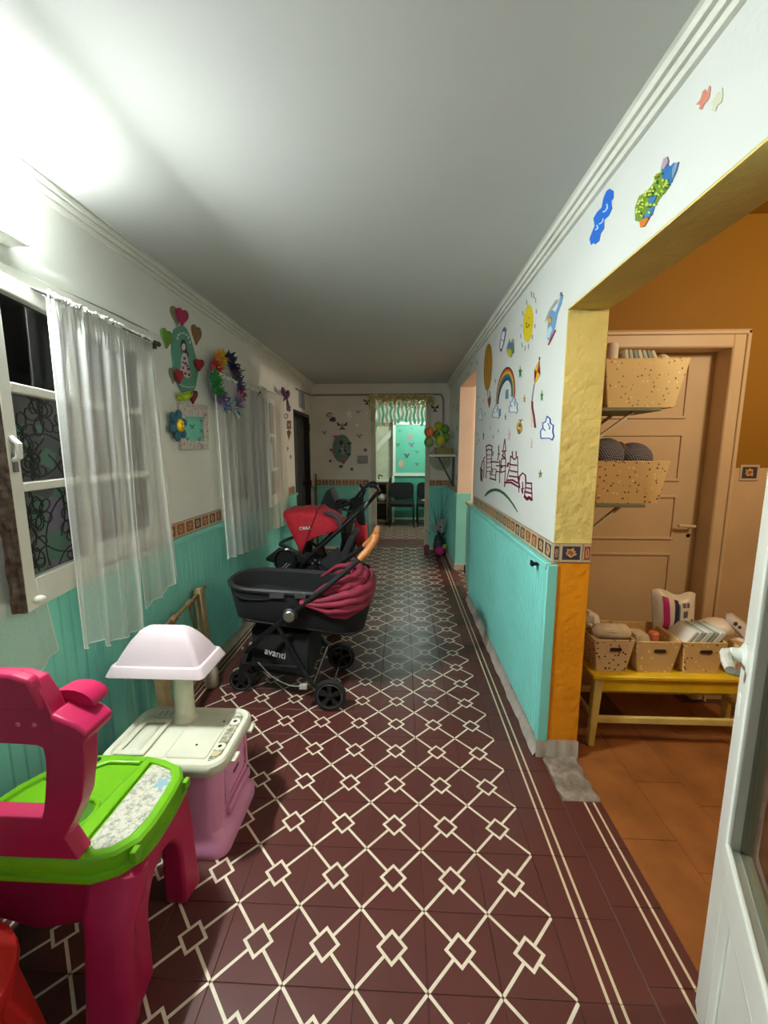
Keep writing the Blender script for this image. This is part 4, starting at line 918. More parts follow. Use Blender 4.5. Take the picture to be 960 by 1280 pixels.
# ================================================================== END WALL DECORATION
B1 = crop(380, 470, 9.6); B2 = crop(450, 480, 7.385)
sticker('rainbow_sticker', 'small rainbow and cloud sticker on the end wall', 'B', [((58, 68, 86), [(300, 520), (340, 490), (366, 492), (384, 520), (376, 548), (316, 546)]), ((180, 160, 70), stroke([(276, 490), (282, 464), (304, 450), (330, 458), (340, 476)], 12)), ((70, 66, 56), stroke([(268, 480), (278, 452), (304, 440), (336, 450)], 7)), ((170, 160, 120), [ell(304, 486, 22, 16, 10)])], B1)
for x, y, w, h, c, lab in ((458, 600, 130, 110, (78, 76, 62), 'large olive butterfly sticker above the oval plaque on end wall'), (244, 680, 56, 50, (72, 72, 66), 'small dark butterfly sticker near the dark door'), (664, 722, 62, 52, (84, 84, 74), 'small dark butterfly sticker right of the oval plaque'), (755, 310, 80, 80, (30, 28, 24), 'black butterfly sticker left of the gold tinsel'), (650, 430, 60, 50, (110, 116, 104), 'pale grey butterfly sticker near the silver star')):
    sticker('butterfly_sticker', lab, 'B', [(c, butterfly(x, y, w, h))], B1, group='butterflies on the end wall')
sticker('butterfly_sticker', 'dark navy butterfly sticker above the balloons', 'B', [((34, 40, 52), butterfly(692, 226, 70, 76))], B2, group='butterflies on the end wall')
SILV = mat('silver_foil', (240, 240, 236), .35, .3, 0)
sticker('foil_star', 'silver foil star cluster on the end wall', 'B', [(SILV, [star(540, 450, 44, 46, 6), star(520, 486, 20, 20), star(566, 490, 24, 24), star(545, 515, 14, 16)])], B1, group='silver foil pieces')
sticker('foil_dot', 'round silver foil dot above the oval plaque', 'B', [(SILV, ell(637, 590, 20, 20, 12))], B1, group='silver foil pieces')
sticker('foil_dot', 'silver foil oval beside the tinsel', 'B', [(SILV, ell(753, 440, 8, 20, 10))], B1, group='silver foil pieces')
pv = []
sticker('portrait_plaque', 'grey green oval plaque with a doll on the end wall', 'B', [((96, 124, 110), ell(455, 870, 112, 168, 30)), ((50, 46, 46), [ell(450, 800, 26, 34, 14), ell(486, 840, 16, 30, 12), ell(436, 900, 16, 20, 10), ell(490, 900, 20, 24, 10)]), ((150, 150, 136), [ell(478, 836, 14, 18, 10), ell(460, 880, 22, 20, 12), ell(470, 920, 22, 20, 12)]), ((70, 120, 90), [ell(410, 930, 20, 14, 10), ell(400, 960, 26, 18, 10)])], B1, 'plaque', None, 0, .012)
for x, y, c, lab in ((380, 730, (190, 70, 100), 'pink heart at upper left of the end wall plaque'), (335, 888, (190, 74, 104), 'pink heart at left of the end wall plaque'), (476, 1034, (190, 60, 84), 'pink heart at the foot of the end wall plaque'), (546, 812, (44, 32, 36), 'dark heart at right of the end wall plaque'), (540, 942, (60, 40, 46), 'dark heart at lower right of the end wall plaque'), (446, 1086, (72, 66, 60), 'small grey heart below the end wall plaque')):
    sticker('heart_ornament', lab, 'B', [(c, heart(x, y, 52, 46))], B1, 'ornament', 'hearts on the end wall', .012, .012)
sticker('star_sticker', 'dark green star sticker below the end wall plaque', 'B', [((48, 66, 46), star(574, 1118, 32, 32))], B1, group='star stickers')
sticker('flower_sticker', 'orange brown flower sticker above the switch plate', 'B', [((130, 78, 54), star(736, 888, 26, 26, 6, .75)), ((170, 130, 90), ell(736, 888, 10, 10, 10))], B1)
sticker('flower_sticker', 'dark flower sticker at lower left of the end wall', 'B', [((80, 70, 58), star(316, 1020, 20, 20, 6, .7))], B1)
sw = thing('switch_plate', 'grey metal switch plate left of the tinsel doorway', 'switch', px(*B1((703, 1050))[0], 'y', YB))
obj('plate', MB().prism([px(x, y, 'y', YB) for x, y in B1((642, 956), (766, 956), (766, 1050), (642, 1050))], (0, -.01, 0)), mat('plate_metal', (128, 124, 118), .4, .4), sw, bevel=.003)
obj('rocker', MB().prism([px(x, y, 'y', YB - .01) for x, y in B1((662, 974), (746, 974), (746, 1032), (662, 1032))], (0, -.004, 0)), mat('rocker_grey', (140, 136, 130), .4), sw, bevel=.001)
tag(obj('broom_handle', MB().tube([(XL + .06, 4.96, .0), (XL + .045, 5.0, 1.13)], .012, 8), mat('brown_stick', (88, 66, 50), .6)), 'thin brown stick leaning in the corner by the dark door', 'stick')
# ================================================================== END OF THE PASSAGE
GOLD = mat('gold_foil', (246, 220, 134), .3, .3, .15, 90)
tn = thing('tinsel_valance', 'shiny gold tinsel fringe over the end doorway', 'decoration', ((OPN[0] + OPN[1]) / 2, YB - .04, 1.75))
obj('cord', MB().tube([(OPN[0] - .03, YB - .035, 2.235), (OPN[1] + .04, YB - .035, 2.235)], .008, 6), GOLD, tn)
rs = random.Random(2); b = MB()
for k in range(620):
    x = rs.uniform(OPN[0] - .04, OPN[1] + .05); z = 2.25 - abs(rs.gauss(0, .07)) - rs.random() * .05; y = YB - rs.uniform(.022, .06)
    if z < 2.03: z = rs.uniform(2.05, 2.2)
    a = Vector((rs.uniform(-1, 1), rs.uniform(-.6, .6), rs.uniform(-1, 1))).normalized() * rs.uniform(.016, .03); c = a.orthogonal().normalized() * .006
    p = Vector((x, y, z)); b.add([p + a + c, p + a - c, p - a - c, p - a + c], [(0, 1, 2, 3)])
for k in range(26):
    x = OPN[0] + .0 + rs.uniform(-.02, .03); z = rs.uniform(1.7, 2.2); a = Vector((rs.uniform(-.4, .4), rs.uniform(-.4, .4), 1)).normalized() * .03; c = a.orthogonal().normalized() * .006; p = Vector((x, YB - .03, z)); b.add([p + a + c, p + a - c, p - a - c, p - a + c], [(0, 1, 2, 3)])
b2 = MB()
for k in range(70):
    p = Vector((rs.uniform(OPN[0] - .02, OPN[1] + .05), YB - .064, rs.uniform(2.06, 2.24))); a = Vector((rs.uniform(-1, 1), 0, rs.uniform(-1, 1))).normalized() * .011; c = Vector((-a.z, .003, a.x)) * .6
    b2.add([p + a + c, p + a - c, p - a - c, p - a + c], [(0, 1, 2, 3)])
obj('painted_glints', b2, SILV, tn, smooth=0)['kind'] = 'stuff'  # pale flakes added as painted sparkle on the gold fringe
f_ = obj('foil_fringe', b, GOLD, tn, smooth=0); f_['kind'] = 'stuff'
for k in range(14):
    x = OPN[0] + .04 + k * .056; c = (150, 214, 186) if k % 2 == 0 else (214, 216, 204); L_ = .26 + .09 * rs.random()
    if k in (0, 13): L_ = .46
    P_ = [Vector((x + .010 * math.sin(i * 1.1 + k), YB + .02 + .008 * math.cos(i * .9 + k), 2.16 - L_ * i / 10)) for i in range(11)]
    b = MB().loft([[p + Vector((-.018, 0, 0)), p + Vector((.018, 0, 0)), p + Vector((.018, .002, 0)), p + Vector((-.018, .002, 0))] for p in P_])
    obj('streamer', b, MATS.get('streamer_%d' % (k % 2)) or sheer('streamer_%d' % (k % 2), c, .85), tn)
# balloons on the wall shelf
sh = thing('wall_shelf', 'white wall shelf on grey bracket beside the balloons', 'shelf', (.07, 4.4, 1.0))
obj('board', MB().box(-.11, XR, 4.32, 4.56, 1.385, 1.412), mat('white_shelf_board', (214, 212, 200), .4), sh, bevel=.003)
for y in (4.37, 4.5):
    b = MB().bar((-.06, y, 1.38), (XR - .03, y, 1.38), .02, .012).bar((XR - .01, y, 1.385), (XR - .01, y, 1.0), .02, .012, 0, (1, 0, 0)).bar((.0, y, 1.375), (XR - .012, y, 1.02), .016, .012)
    obj('bracket', b, mat('dark_bracket', (66, 68, 70), .5, .3), sh)
bl = [((638, 445), .062, (196, 110, 62), 'peach orange balloon, the only orange one of the cluster'), ((722, 395), .056, (140, 160, 34), 'lime balloon on top of the balloon cluster'), ((785, 420), .058, (78, 132, 40), 'green balloon at upper right of the cluster'), ((740, 528), .066, (150, 166, 44), 'large lime balloon at the front of the cluster'), ((636, 540), .062, (104, 136, 70), 'dull green balloon at lower left of the cluster'), ((706, 468), .052, (70, 126, 44), 'dark green balloon in the middle of the cluster'), ((795, 492), .056, (86, 140, 46), 'green balloon at right of the cluster near the wall')]
for k, (p, r, c, lab) in enumerate(bl):
    q = px(*B2(p)[0], 'y', 4.36 + .04 * (k in (2, 5, 6)) - .04 * (k == 3)); q.x = min(q.x, XR - r - .004)
    t = thing('balloon', lab, 'balloon', q - Vector((0, 0, r * 1.15)), 'balloons on the wall shelf')
    m = mat('balloon_%d_%d_%d' % c, c, .25, 0, .02)
    obj('skin', MB().ball(q, r, r, r * 1.12, 18, 12, 0, None, lambda v_: Vector((v_.x, v_.y, v_.z)) * (1 - .10 * max(0, -v_.z / r))), m, t, smooth=60)
    obj('knot', MB().lathe([(.003, 0), (.008, -.012), (.009, -.014)], q - Vector((0, 0, r * 1.02)), 8), m, t)
tag(obj('balloon_basket', MB().loft([rrect(.06, 4.44, .10, .07, .03, z) if z < 1.5 else rrect(.06, 4.44, .12, .085, .03, z) for z in (1.413, 1.5)]), mat('straw', (140, 130, 84), .8, 0, .2, 60)), 'dull straw basket under the balloons', 'basket')
tb = B2((585, 600))[0]
cb = thing('clear_balloon', 'large pale clear balloon hanging behind the shelf', 'balloon', (-.1, 4.9, 1.4))
q = Vector((.06, 4.78, 1.36)); 
obj('skin', MB().ball(q, .16, .12, .17, 20, 12), glass('clear_latex', (232, 240, 236), .07), cb, smooth=60)
# vase with dry flowers
vs = thing('flower_vase', 'dark vase of dry flowers and twigs on the floor', 'plant', (.06, 4.82, 0))
obj('vase', MB().lathe([(.05, 0), (.075, .02), (.085, .12), (.07, .22), (.055, .25), (.06, .27)], (.06, 4.82, 0), 18), mat('dark_vase', (58, 66, 62), .4, 0, .2, 18), vs)
rs = random.Random(12)
tw = MB()
for k in range(16):
    a = rs.uniform(0, 6.28); r = rs.uniform(.05, .17); h = rs.uniform(.5, .86)
    x1 = min(.06 + r * math.cos(a), .17)
    tw.tube(bez([(.06, 4.82, .2), (.06 + (x1 - .06) * .4, 4.82 + .4 * r * math.sin(a), .2 + (h - .2) * .5), (x1, 4.82 + r * math.sin(a), h)], 5), [.004, .004, .0035, .0035, .003, .003, .003, .002, .002, .002, .0015], 5)
obj('twigs', tw, mat('dark_twig', (52, 44, 40), .8), vs)
for k in range(26):
    a = rs.uniform(0, 6.28); r = rs.uniform(.03, .16); p = Vector((min(.06 + r * math.cos(a), .10), 4.8 + r * math.sin(a), rs.uniform(.24, .42)))
    d = Vector((math.cos(a), math.sin(a), rs.uniform(-.3, .6))).normalized(); s_ = d.cross(Vector((0, 0, 1))).normalized() * .018
    obj('leaf', MB().add([p, p + d * .03 + s_, p + d * .075, p + d * .03 - s_], [(0, 1, 2), (0, 2, 3)]), mat('dark_leaf', (34, 40, 34), .6), vs, smooth=0)
def flower(c, p, r, m, n=8):
    b = MB()
    for k in range(n):
        a = 2 * PI * k / n
        for rr, el in ((1, .2), (.7, .7)): b.ball(Vector(p) + Vector((math.cos(a + el) * r * .55 * rr, -r * .25 * el, math.sin(a + el) * r * .55 * rr)), r * .34, r * .2, r * .34, 6, 4)
    b.ball(Vector(p) + Vector((0, -r * .3, 0)), r * .3, r * .2, r * .3, 8, 5)
    return obj('bloom', b, m, vs)
GW = mat('grey_white_petal', (158, 158, 150), .7)
flower(0, (-.0, 4.72, .40), .06, GW); flower(0, (.09, 4.70, .47), .065, GW); flower(0, (.085, 4.69, .37), .045, GW)
flower(0, (.06, 4.66, .085), .075, mat('hot_pink_petal', (200, 40, 130), .6), 10)
flower(0, (-.12, 4.72, .12), .05, mat('rose_petal', (140, 60, 78), .7)); flower(0, (.135, 4.68, .14), .045, mat('yellow_leaf', (150, 160, 70), .6))
obj('small_pot', MB().lathe([(.03, 0), (.045, .1), (.047, .11)], (-.12, 4.74, 0), 12), mat('rose_pot', (128, 78, 78), .5), vs)

# ================================================================== WAITING ROOM BEYOND
bd = thing('butterfly_board', 'bright turquoise board with butterflies in a white frame', 'board', (-.2, 7.45, 1.0))
TQ = mat('turquoise_board', (98, 186, 160), .4, 0, .02)
obj('panel', MB().box(-.62, .34, 7.45, 7.47, 1.0, 2.0), TQ, bd)
obj('frame', MB().ring([Vector((x, 7.45, z)) for x, z in ((-.655, .96), (.38, .96), (.38, 2.04), (-.655, 2.04))], [Vector((x, 7.45, z)) for x, z in ((-.60, 1.02), (.32, 1.02), (.32, 1.985), (-.60, 1.985))], (0, -.02, 0)), WOODW, bd)
for x, y, w, c in ((460, 484, 56, (214, 130, 130)), (476, 560, 50, (120, 96, 150)), (432, 660, 46, (60, 30, 50)), (350, 562, 40, (70, 110, 96)), (526, 626, 34, (70, 130, 110)), (366, 434, 22, (60, 130, 110)), (480, 408, 18, (60, 140, 120)), (526, 740, 30, (80, 90, 70))):
    b = MB()
    for P in butterfly(x, y, w, w): b.prism([px(a, c_, 'y', 7.449) for a, c_ in B2(*P)], (0, -.003, 0))
    obj('butterfly', b, cm(c), bd, smooth=0)
obj('flower_cutout', MB().prism([px(a, c_, 'y', 7.449) for a, c_ in B2(*star(380, 735, 30, 40, 7, .7))], (0, -.004, 0)), cm((214, 170, 150)), bd, smooth=0)
pt = struct('wall_teal_partition', MB().box(-.655, 1.3, 7.47, 7.7, 0, 2.1), mat('teal_partition_paint', (70, 160, 134), .5))
obj('baseboard', MB().box(-.655, 1.3, 7.44, 7.47, .06, .1), WOODW, pt)
obj('corner_post', MB().box(-.67, -.62, 7.43, 7.47, 0, .96), WOODW, pt)
def visitor_chair(x, y, label):
    t = thing('visitor_chair', label, 'chair', (x, y, 0), 'black visitor chairs')
    obj('seat', MB().loft([rrect(x, y, .23, .21, .06, .40), rrect(x, y, .24, .22, .06, .42), rrect(x, y, .24, .22, .06, .455), rrect(x, y, .21, .19, .06, .475)]), BFAB, t)
    L_ = lambda yy, k: [Vector((p.x, yy + .04 * (p.y - .66), p.y)) for p in rrect(x, .68, .24 * k, .155 * k, .09, 0)]
    obj('backrest', MB().loft([L_(y + .22, .96), L_(y + .235, 1), L_(y + .26, 1), L_(y + .275, .95)]), BFAB, t)
    for sx in (-1, 1):
        obj('leg', MB().tube([(x + sx * .235, y - .24, 0), (x + sx * .235, y - .20, .42)], .014, 8), BLACK, t)
        obj('leg', MB().tube(bez([(x + sx * .235, y + .26, 0), (x + sx * .235, y + .2, .42), (x + sx * .22, y + .26, .62)], 5), .014, 8), BLACK, t)
    obj('front_rail', MB().tube([(x - .235, y - .2, .40), (x + .235, y - .2, .40)], .011, 6), BLACK, t)
visitor_chair(-.465, 7.12, 'black padded visitor chair standing on the left, beyond end doorway'); visitor_chair(.08, 7.14, 'black padded visitor chair half hidden by the door frame, with papers')
tag(obj('paper_bundle', MB().ball((.0, 7.08, .50), .09, .07, .03, 10, 6), mat('dull_paper', (150, 130, 110), .8)), 'crumpled paper bundle on the right visitor chair', 'papers')
cbn = thing('side_cabinet', 'brown open cabinet left of the visitor chairs', 'cabinet', (-.9, 7.3, 0))
BRW = mat('brown_wood', (92, 74, 46), .6, 0, .15, 14)
b = MB().box(-1.2, -.74, 7.05, 7.6, .82, .86).box(-1.2, -.74, 7.05, 7.6, .06, .1).box(-1.2, -1.17, 7.05, 7.6, .1, .82).box(-.77, -.74, 7.05, 7.6, .1, .82).box(-1.2, -.74, 7.57, 7.6, .1, .82).box(-1.15, -.79, 7.07, 7.58, 0, .06)
obj('carcass', b, BRW, cbn, bevel=.003); obj('shelf', MB().box(-1.17, -.77, 7.08, 7.57, .44, .46), BRW, cbn)
obj('worktop', MB().box(-1.22, -.73, 7.03, 7.62, .86, .9), mat('pale_top', (196, 196, 180), .5), cbn, bevel=.004)
tag(obj('crumpled_cloth', MB().ball((-.85, 7.2, .54), .1, .09, .08, 12, 8, 0, None, lambda p: p * (1 + .18 * math.sin(p.x * 70) * math.sin(p.z * 80))), mat('white_cloth', (190, 186, 184), .9)), 'crumpled white cloth in the brown cabinet', 'cloth')
struct('wall_waiting_room_panel', MB().box(-2.1, -.67, 7.62, 7.7, .9, 2.6), mat('dim_cream_panel', (190, 188, 164), .6))
obj('slanted_board', MB().bar((-1.05, 7.55, 1.45), (-.66, 7.55, 1.86), .02, .10), mat('dull_white_board', (206, 204, 188), .5), cbn)
for k in range(6): piece('border_tile', btm, bpy.data.objects['wall_waiting_room_panel'], (-1.2 + k * .1, 7.62, 2.0), 0)
tag(obj('tap', MB().tube(bez([(-.93, 7.3, .9), (-.93, 7.3, .98), (-.9, 7.22, .985), (-.85, 7.2, .97)], 5), .012, 8), BLACK), 'small black tap on the pale counter', 'tap')

# ================================================================== STROLLERS
def wheel(parent, c, r, w, name='wheel', spokes=5, rim=GREY):
    c = Vector(c); M = Matrix.Translation(c) @ Matrix.Rotation(PI / 2, 4, 'X')
    t = obj(name, MB().lathe([(r * .80, -w / 2), (r * .95, -w / 2), (r, -w * .3), (r, w * .3), (r * .95, w / 2), (r * .80, w / 2), (r * .76, w * .3), (r * .76, -w * .3), (r * .80, -w / 2)], (0, 0, 0), 28, 0, M), TIRE, parent)
    obj('rim', MB().lathe([(r * .70, -w * .42), (r * .79, -w * .46), (r * .79, w * .46), (r * .70, w * .42), (r * .70, -w * .42)], (0, 0, 0), 28, 0, M), BLACK, t)
    obj('rim_line', MB().tube([M @ Vector((r * .77 * math.cos(a), r * .77 * math.sin(a), w * .5)) for a in [2 * PI * k / 28 for k in range(28)]], r * .012, 5, 0, True), rim, t)
    b = MB()
    for k in range(spokes):
        a = 2 * PI * k / spokes + PI / 2; q = lambda rr, da, z: M @ Vector((rr * r * math.cos(a + da), rr * r * math.sin(a + da), z))
        b.prism([q(.12, -.9, w * .44), q(.74, -.2, w * .44), q(.74, .2, w * .44), q(.12, .9, w * .44)], (0, w * .8, 0))
    obj('spokes', b, BLACK, t); obj('hub', MB().lathe([(r * .22, -w * .55), (r * .22, w * .5), (r * .14, w * .62)], (0, 0, 0), 14, 0, M), BLACK, t)
    return t
s1 = thing('stroller', 'black carrycot stroller with burgundy hood, nearest of the three', 'stroller', (-1.1, 1.43, 0), 'strollers along the left wall')
YN1, YF1, YC1 = 1.21, 1.65, 1.43
for y in (YN1, YF1): wheel(s1, (-.875, y, .09), .09, .038)
for y in (1.37, 1.52):
    wheel(s1, (-1.45, y, .07), .07, .028, 'front_wheel')
    obj('fork', MB().bar((-1.45, y, .07), (-1.42, YC1 + (y - YC1) * .9, .19), .035, .05).bar((-1.42, y, .17), (-1.40, YC1, .26), .03, .05), BLACK, s1)
# carrycot
def cot(z, kx, ky, r): return [Vector((p.x, p.y, z + .055 * ((-1.06 - p.x) / .41) * (.4 if z > .6 else 1))) for p in rrect(-1.07, YC1, .42 * kx, .205 * ky, r, z, 0, 7)]
ct = obj('carrycot', MB().loft([cot(.455, .84, .82, .10), cot(.475, .9, .9, .14), cot(.60, .97, .97, .17), cot(.672, 1, 1, .185), cot(.672, .93, .9, .17), cot(.60, .90, .85, .155), cot(.54, .84, .78, .12)]), BFAB, s1, smooth=50)
obj('rim_tube', MB().tube(cot(.676, .985, .975, .18), .016, 8, 0, True), mat('black_satin', (26, 27, 29), .6), ct)
obj('mattress', MB().loft([cot(.545, .8, .74, .1), cot(.57, .8, .74, .1)]), mat('black_lining', (26, 26, 29), .85), ct)
obj('side_pocket', MB().tube(bez([(-1.40, YN1 + .03, .66), (-1.34, YN1 + .018, .64), (-1.22, YN1 + .016, .64), (-1.16, YN1 + .022, .655)], 6), .005, 6), BFAB, ct)
for x0, x1 in ((-1.2, -1.12), (-1.06, -1.0)): obj('rim_clip', MB().box(x0, x1, YN1 + .004, YN1 + .03, .652, .682), mat('clip_grey', (66, 66, 70), .5), ct)
obj('bottom_band', MB().tube(cot(.47, .875, .865, .12), .006, 6, 0, True), BLACK, ct)
obj('tag_label', MB().box(-.745, -.74, 1.30, 1.315, .50, .53), WOODW, ct)
# folded burgundy hood: stacked bellows round the head end, with crumpled cloth inside
hd1 = obj('hood', MB().loft([[Vector((-.80 + .15 * math.cos(a), YC1 + .225 * math.sin(a), z)) for a in [2 * PI * k / 24 for k in range(24)]] for z in (.60, .62)]), BURG, s1)
def ubow(z0, sx, r, ry=.225, x0=-1.03, x1=-.655, dz=0.0):
    pts = []
    for k in range(25):
        a = -PI / 2 + PI * k / 24; ca = max(0, math.cos(a)) ** .62
        pts.append(Vector((x0 + (x1 - x0) * ca * sx, YC1 + ry * math.copysign(abs(math.sin(a)) ** .7, math.sin(a)), (z0 + dz * ca) * min(1, ca * 2.2) + .632 * (1 - min(1, ca * 2.2)) + .006 * ca * math.sin(k * 2.1 + z0 * 90))))
    return pts
for z0, sx, r, ry, dz in ((.655, .90, .026, .205, .07), (.63, 1.0, .030, .222, .06), (.60, .99, .030, .228, .045), (.57, .95, .028, .226, .02), (.70, .82, .022, .19, .05)):
    obj('hood_fold', MB().tube(ubow(z0, sx, r, ry, -1.03, -.655, dz), [r * (.35 + .65 * min(1, 4 * min(k, 24 - k) / 24)) for k in range(25)], 9), BURG, hd1, smooth=60)
rs = random.Random(3)
obj('hood_cloth', MB().grid(lambda u, v: Vector((-.80 + .135 * v * math.cos((u - .5) * PI * 1.1) + .02, YC1 + .19 * v * math.sin((u - .5) * PI * 1.1), .60 + .12 * v + .016 * math.sin(u * 34 + v * 5) + .012 * math.sin(v * 22 + u * 9))), 40, 14), BURG, hd1, smooth=70, solid=.004)
obj('hood_flap', MB().prism([Vector(p) for p in ((-.97, YN1 - .002, .60), (-.86, YN1 - .004, .545), (-.78, YN1 + .012, .53), (-.70, YN1 + .07, .56), (-.68, YN1 + .08, .62), (-.80, YN1 + .0, .63))], (0, .02, 0)), BURG, hd1, bevel=.006)
# frame
PUSH = mat('black_alloy', (26, 27, 29), .4, .3)
for s_, y, ye in ((-1, YN1 - .005, 1.335), (1, YF1 + .005, 1.525)):
    obj('push_bar', MB().tube([(-1.395, YC1 + s_ * .09, .27), (-1.25, y, .43), (-1.085, y, .562), (-.86, y, .74), (-.70, (y + ye) / 2, .868)], [.014, .014, .016, .015, .014], 10), PUSH, s1)
    obj('rear_leg', MB().tube([(-1.16, y, .50), (-1.04, y, .26), (-.97, y, .15), (-.875, y, .09)], .013, 8), PUSH, s1)
    hb = obj('hub_joint', MB().lathe([(.042, -.02), (.042, .018), (.034, .024)], (0, 0, 0), 20, 0, Matrix.Translation((-1.085, y - s_ * -.0, .562)) @ Matrix.Rotation(-s_ * PI / 2, 4, 'X')), BLACK, s1)
    obj('joint_cap', MB().lathe([(.031, .02), (.031, .03), (.026, .034)], (0, 0, 0), 20, 0, Matrix.Translation((-1.085, y, .562)) @ Matrix.Rotation(-s_ * PI / 2, 4, 'X')), CHROME, hb)
    obj('grip', MB().tube(bez([(-.71, (y + ye) / 2 - s_ * -.004, .86), (-.665, ye + (y - ye) * .35, .905), (-.63, ye + (y - ye) * .12, .955), (-.622, ye, .985)], 5), [.017, .021] + [.0215] * 12 + [.021, .019], 12), COGNAC, s1)
    obj('lower_rail', MB().tube([(-1.40, YC1 + s_ * .1, .2), (-1.05, y, .255)], .009, 6), PUSH, s1)
obj('handle_end', MB().tube([(-.622, 1.33, .985), (-.618, 1.43, .995), (-.622, 1.53, .985)], .019, 10), COGNAC, s1)
obj('axle', MB().tube([(-.875, YN1, .09), (-.875, YF1, .09)], .009, 8), PUSH, s1)
obj('cross_tube', MB().tube([(-.97, YN1, .15), (-.97, YF1, .15)], .011, 8), PUSH, s1)
bk = obj('basket', MB().loft([[Vector((x, y, z)) for x, y in ((-1.36, YC1 - .1 * k), (-1.36, YC1 + .1 * k), (-1.0, YC1 + .19 * k), (-1.0, YC1 - .19 * k))] for z, k in ((.15, .9), (.2, 1.0), (.30, 1.05), (.42, .9))]), BFAB, s1, bevel=.01)
MT = Matrix.Translation((-1.185, 1.226, .322)) @ Matrix.Rotation(math.radians(-14.5), 4, 'Z') @ Matrix.Rotation(PI / 2, 4, 'X') @ Matrix.Rotation(math.radians(-6), 4, 'Z')
text_mesh('lettering', 'avanti', .058, MT, mat('reflective_print', (206, 206, 204), .4), bk, .002)['label'] = 'white avanti lettering'
obj('brake_cable', MB().tube(bez([(-1.29, YN1 + .03, .26), (-1.2, YN1 - .0, .19), (-1.1, YN1 - .012, .15), (-1.02, YN1 - .012, .145)], 6), .0028, 6), CHROME, s1)
obj('cable_lock', MB().box(-1.045, -1.0, YN1 - .024, YN1 - .002, .13, .158), mat('pale_clip', (180, 180, 174), .4), s1, bevel=.004)
for y in (1.34, 1.30): obj('front_reflector', MB().ball((-1.40, y, .31 if y < 1.32 else .46), .011), CHROME, s1)

# second stroller: red fan canopy
s2 = thing('stroller', 'stroller with bright red fan canopy, middle of the three', 'stroller', (-1.15, 2.4, 0), 'strollers along the left wall')
N2, F2 = 2.2, 2.6
def hoop(piv, tip, n=6):
    (px_, pz), (tx, tz) = piv, tip; o = [Vector((px_ + (tx - px_) * k / n, N2 - .01 * math.sin(PI * k / n), pz + (tz - pz) * k / n)) for k in range(n)]
    for k in range(7): a = PI / 2 * k / 6; o.append(Vector((tx, N2 + .07 * (1 - math.cos(a)), tz + .03 * math.sin(a) )))
    for k in range(7): a = PI / 2 * (1 - k / 6); o.append(Vector((tx, F2 - .07 * (1 - math.cos(a)), tz + .03 * math.sin(a))))
    o += [Vector((px_ + (tx - px_) * k / n, F2, pz + (tz - pz) * k / n)) for k in range(n - 1, -1, -1)]
    return o
pv2 = (-1.262, .66)
tips = [(-1.392, .955), (-1.27, .965), (-1.14, .968), (-1.05, .92), (-.955, .85)]
hl = [hoop((pv2[0] + .012 * k, pv2[1] + .028 * k), t_) for k, t_ in enumerate(tips)]
def sag(a, c, s_): return [(p + q) / 2 - Vector((0, 0, s_)) for p, q in zip(a, c)]
cl2 = []
for k in range(4): cl2 += [hl[k], sag(hl[k], hl[k + 1], .008)]
cl2.append(hl[4]); b = MB(); n = len(hl[0])
b.add([p for L_ in cl2 for p in L_], [(i * n + k, i * n + k + 1, (i + 1) * n + k + 1, (i + 1) * n + k) for i in range(len(cl2) - 1) for k in range(n - 1)])
cn2 = obj('canopy', b, REDF, s2, smooth=50, solid=.004)
obj('canopy_seam', MB().tube([p + Vector((0, -.004, .003)) for p in hl[2]], .006, 6), mat('dark_red_piping', (120, 14, 26), .7), cn2)
for h in (hl[0], hl[4]): obj('canopy_edge', MB().tube(h, .006, 6), mat('red_piping', (160, 20, 36), .7), cn2)
text_mesh('lettering', 'OBBA', .036, Matrix.Translation((-1.225, N2 - .016, .858)) @ Matrix.Rotation(PI / 2, 4, 'X') @ Matrix.Rotation(math.radians(4), 4, 'Z'), WOODW, cn2, .002)['label'] = 'small white lettering on the red canopy'
for y in (N2 - .015, F2 + .015):
    obj('push_bar', MB().tube([(-1.50, y + (.06 if y < 2.4 else -.06), .10), (-1.26, y, .565), (-1.1, y, .72), (-.96, y, .845), (-.80, y, .995)], [.013, .016, .018, .016, .013], 10), PUSH, s2)
    obj('rear_leg', MB().tube([(-1.18, y, .63), (-1.0, y, .1)], .013, 8), PUSH, s2)
    wheel(s2, (-1.0, y, .1), .1, .035); wheel(s2, (-1.50, y + (.06 if y < 2.4 else -.06), .085), .085, .03, 'front_wheel')
obj('handle', MB().tube(bez([(-.80, N2 - .015, .995), (-.775, N2 + .05, 1.015), (-.775, F2 - .05, 1.015), (-.80, F2 + .015, .995)], 6), .016, 8), BLACK, s2)
obj('arm_loop', MB().tube(bez([(-1.12, N2 + .1, .95), (-1.04, N2 + .02, .97), (-.97, N2 - .01, .94), (-.945, N2 - .012, .87)], 6), .016, 8), mat('grey_foam', (58, 62, 66), .7), s2)
obj('seat', MB().loft([[Vector((x, y, z)) for y in (N2 + .02, F2 - .02) for x, z in (((-1.32, .52), (-1.0, .46)) if y < 2.4 else ((-1.0, .46), (-1.32, .52)))] , [Vector((x, y, z + .06)) for y in (N2 + .02, F2 - .02) for x, z in (((-1.32, .52), (-1.0, .46)) if y < 2.4 else ((-1.0, .46), (-1.32, .52)))]]), BFAB, s2, bevel=.015)
obj('backrest', MB().prism([(-1.04, N2 + .02, .48), (-.88, N2 + .02, .80), (-.84, N2 + .02, .78), (-.98, N2 + .02, .46)], (0, .36, 0)), mat('charcoal_fabric', (46, 48, 50), .9, 0, .1, 60), s2, bevel=.012)
obj('footrest', MB().bar((-1.32, 2.4, .52), (-1.56, 2.4, .60), .34, .03), BFAB, s2, bevel=.008)
for x, z in ((-1.15, .61), (-1.115, .59), (-1.17, .585)): obj('bolt', MB().ball((x, N2 - .034, z), .009), CHROME, s2)
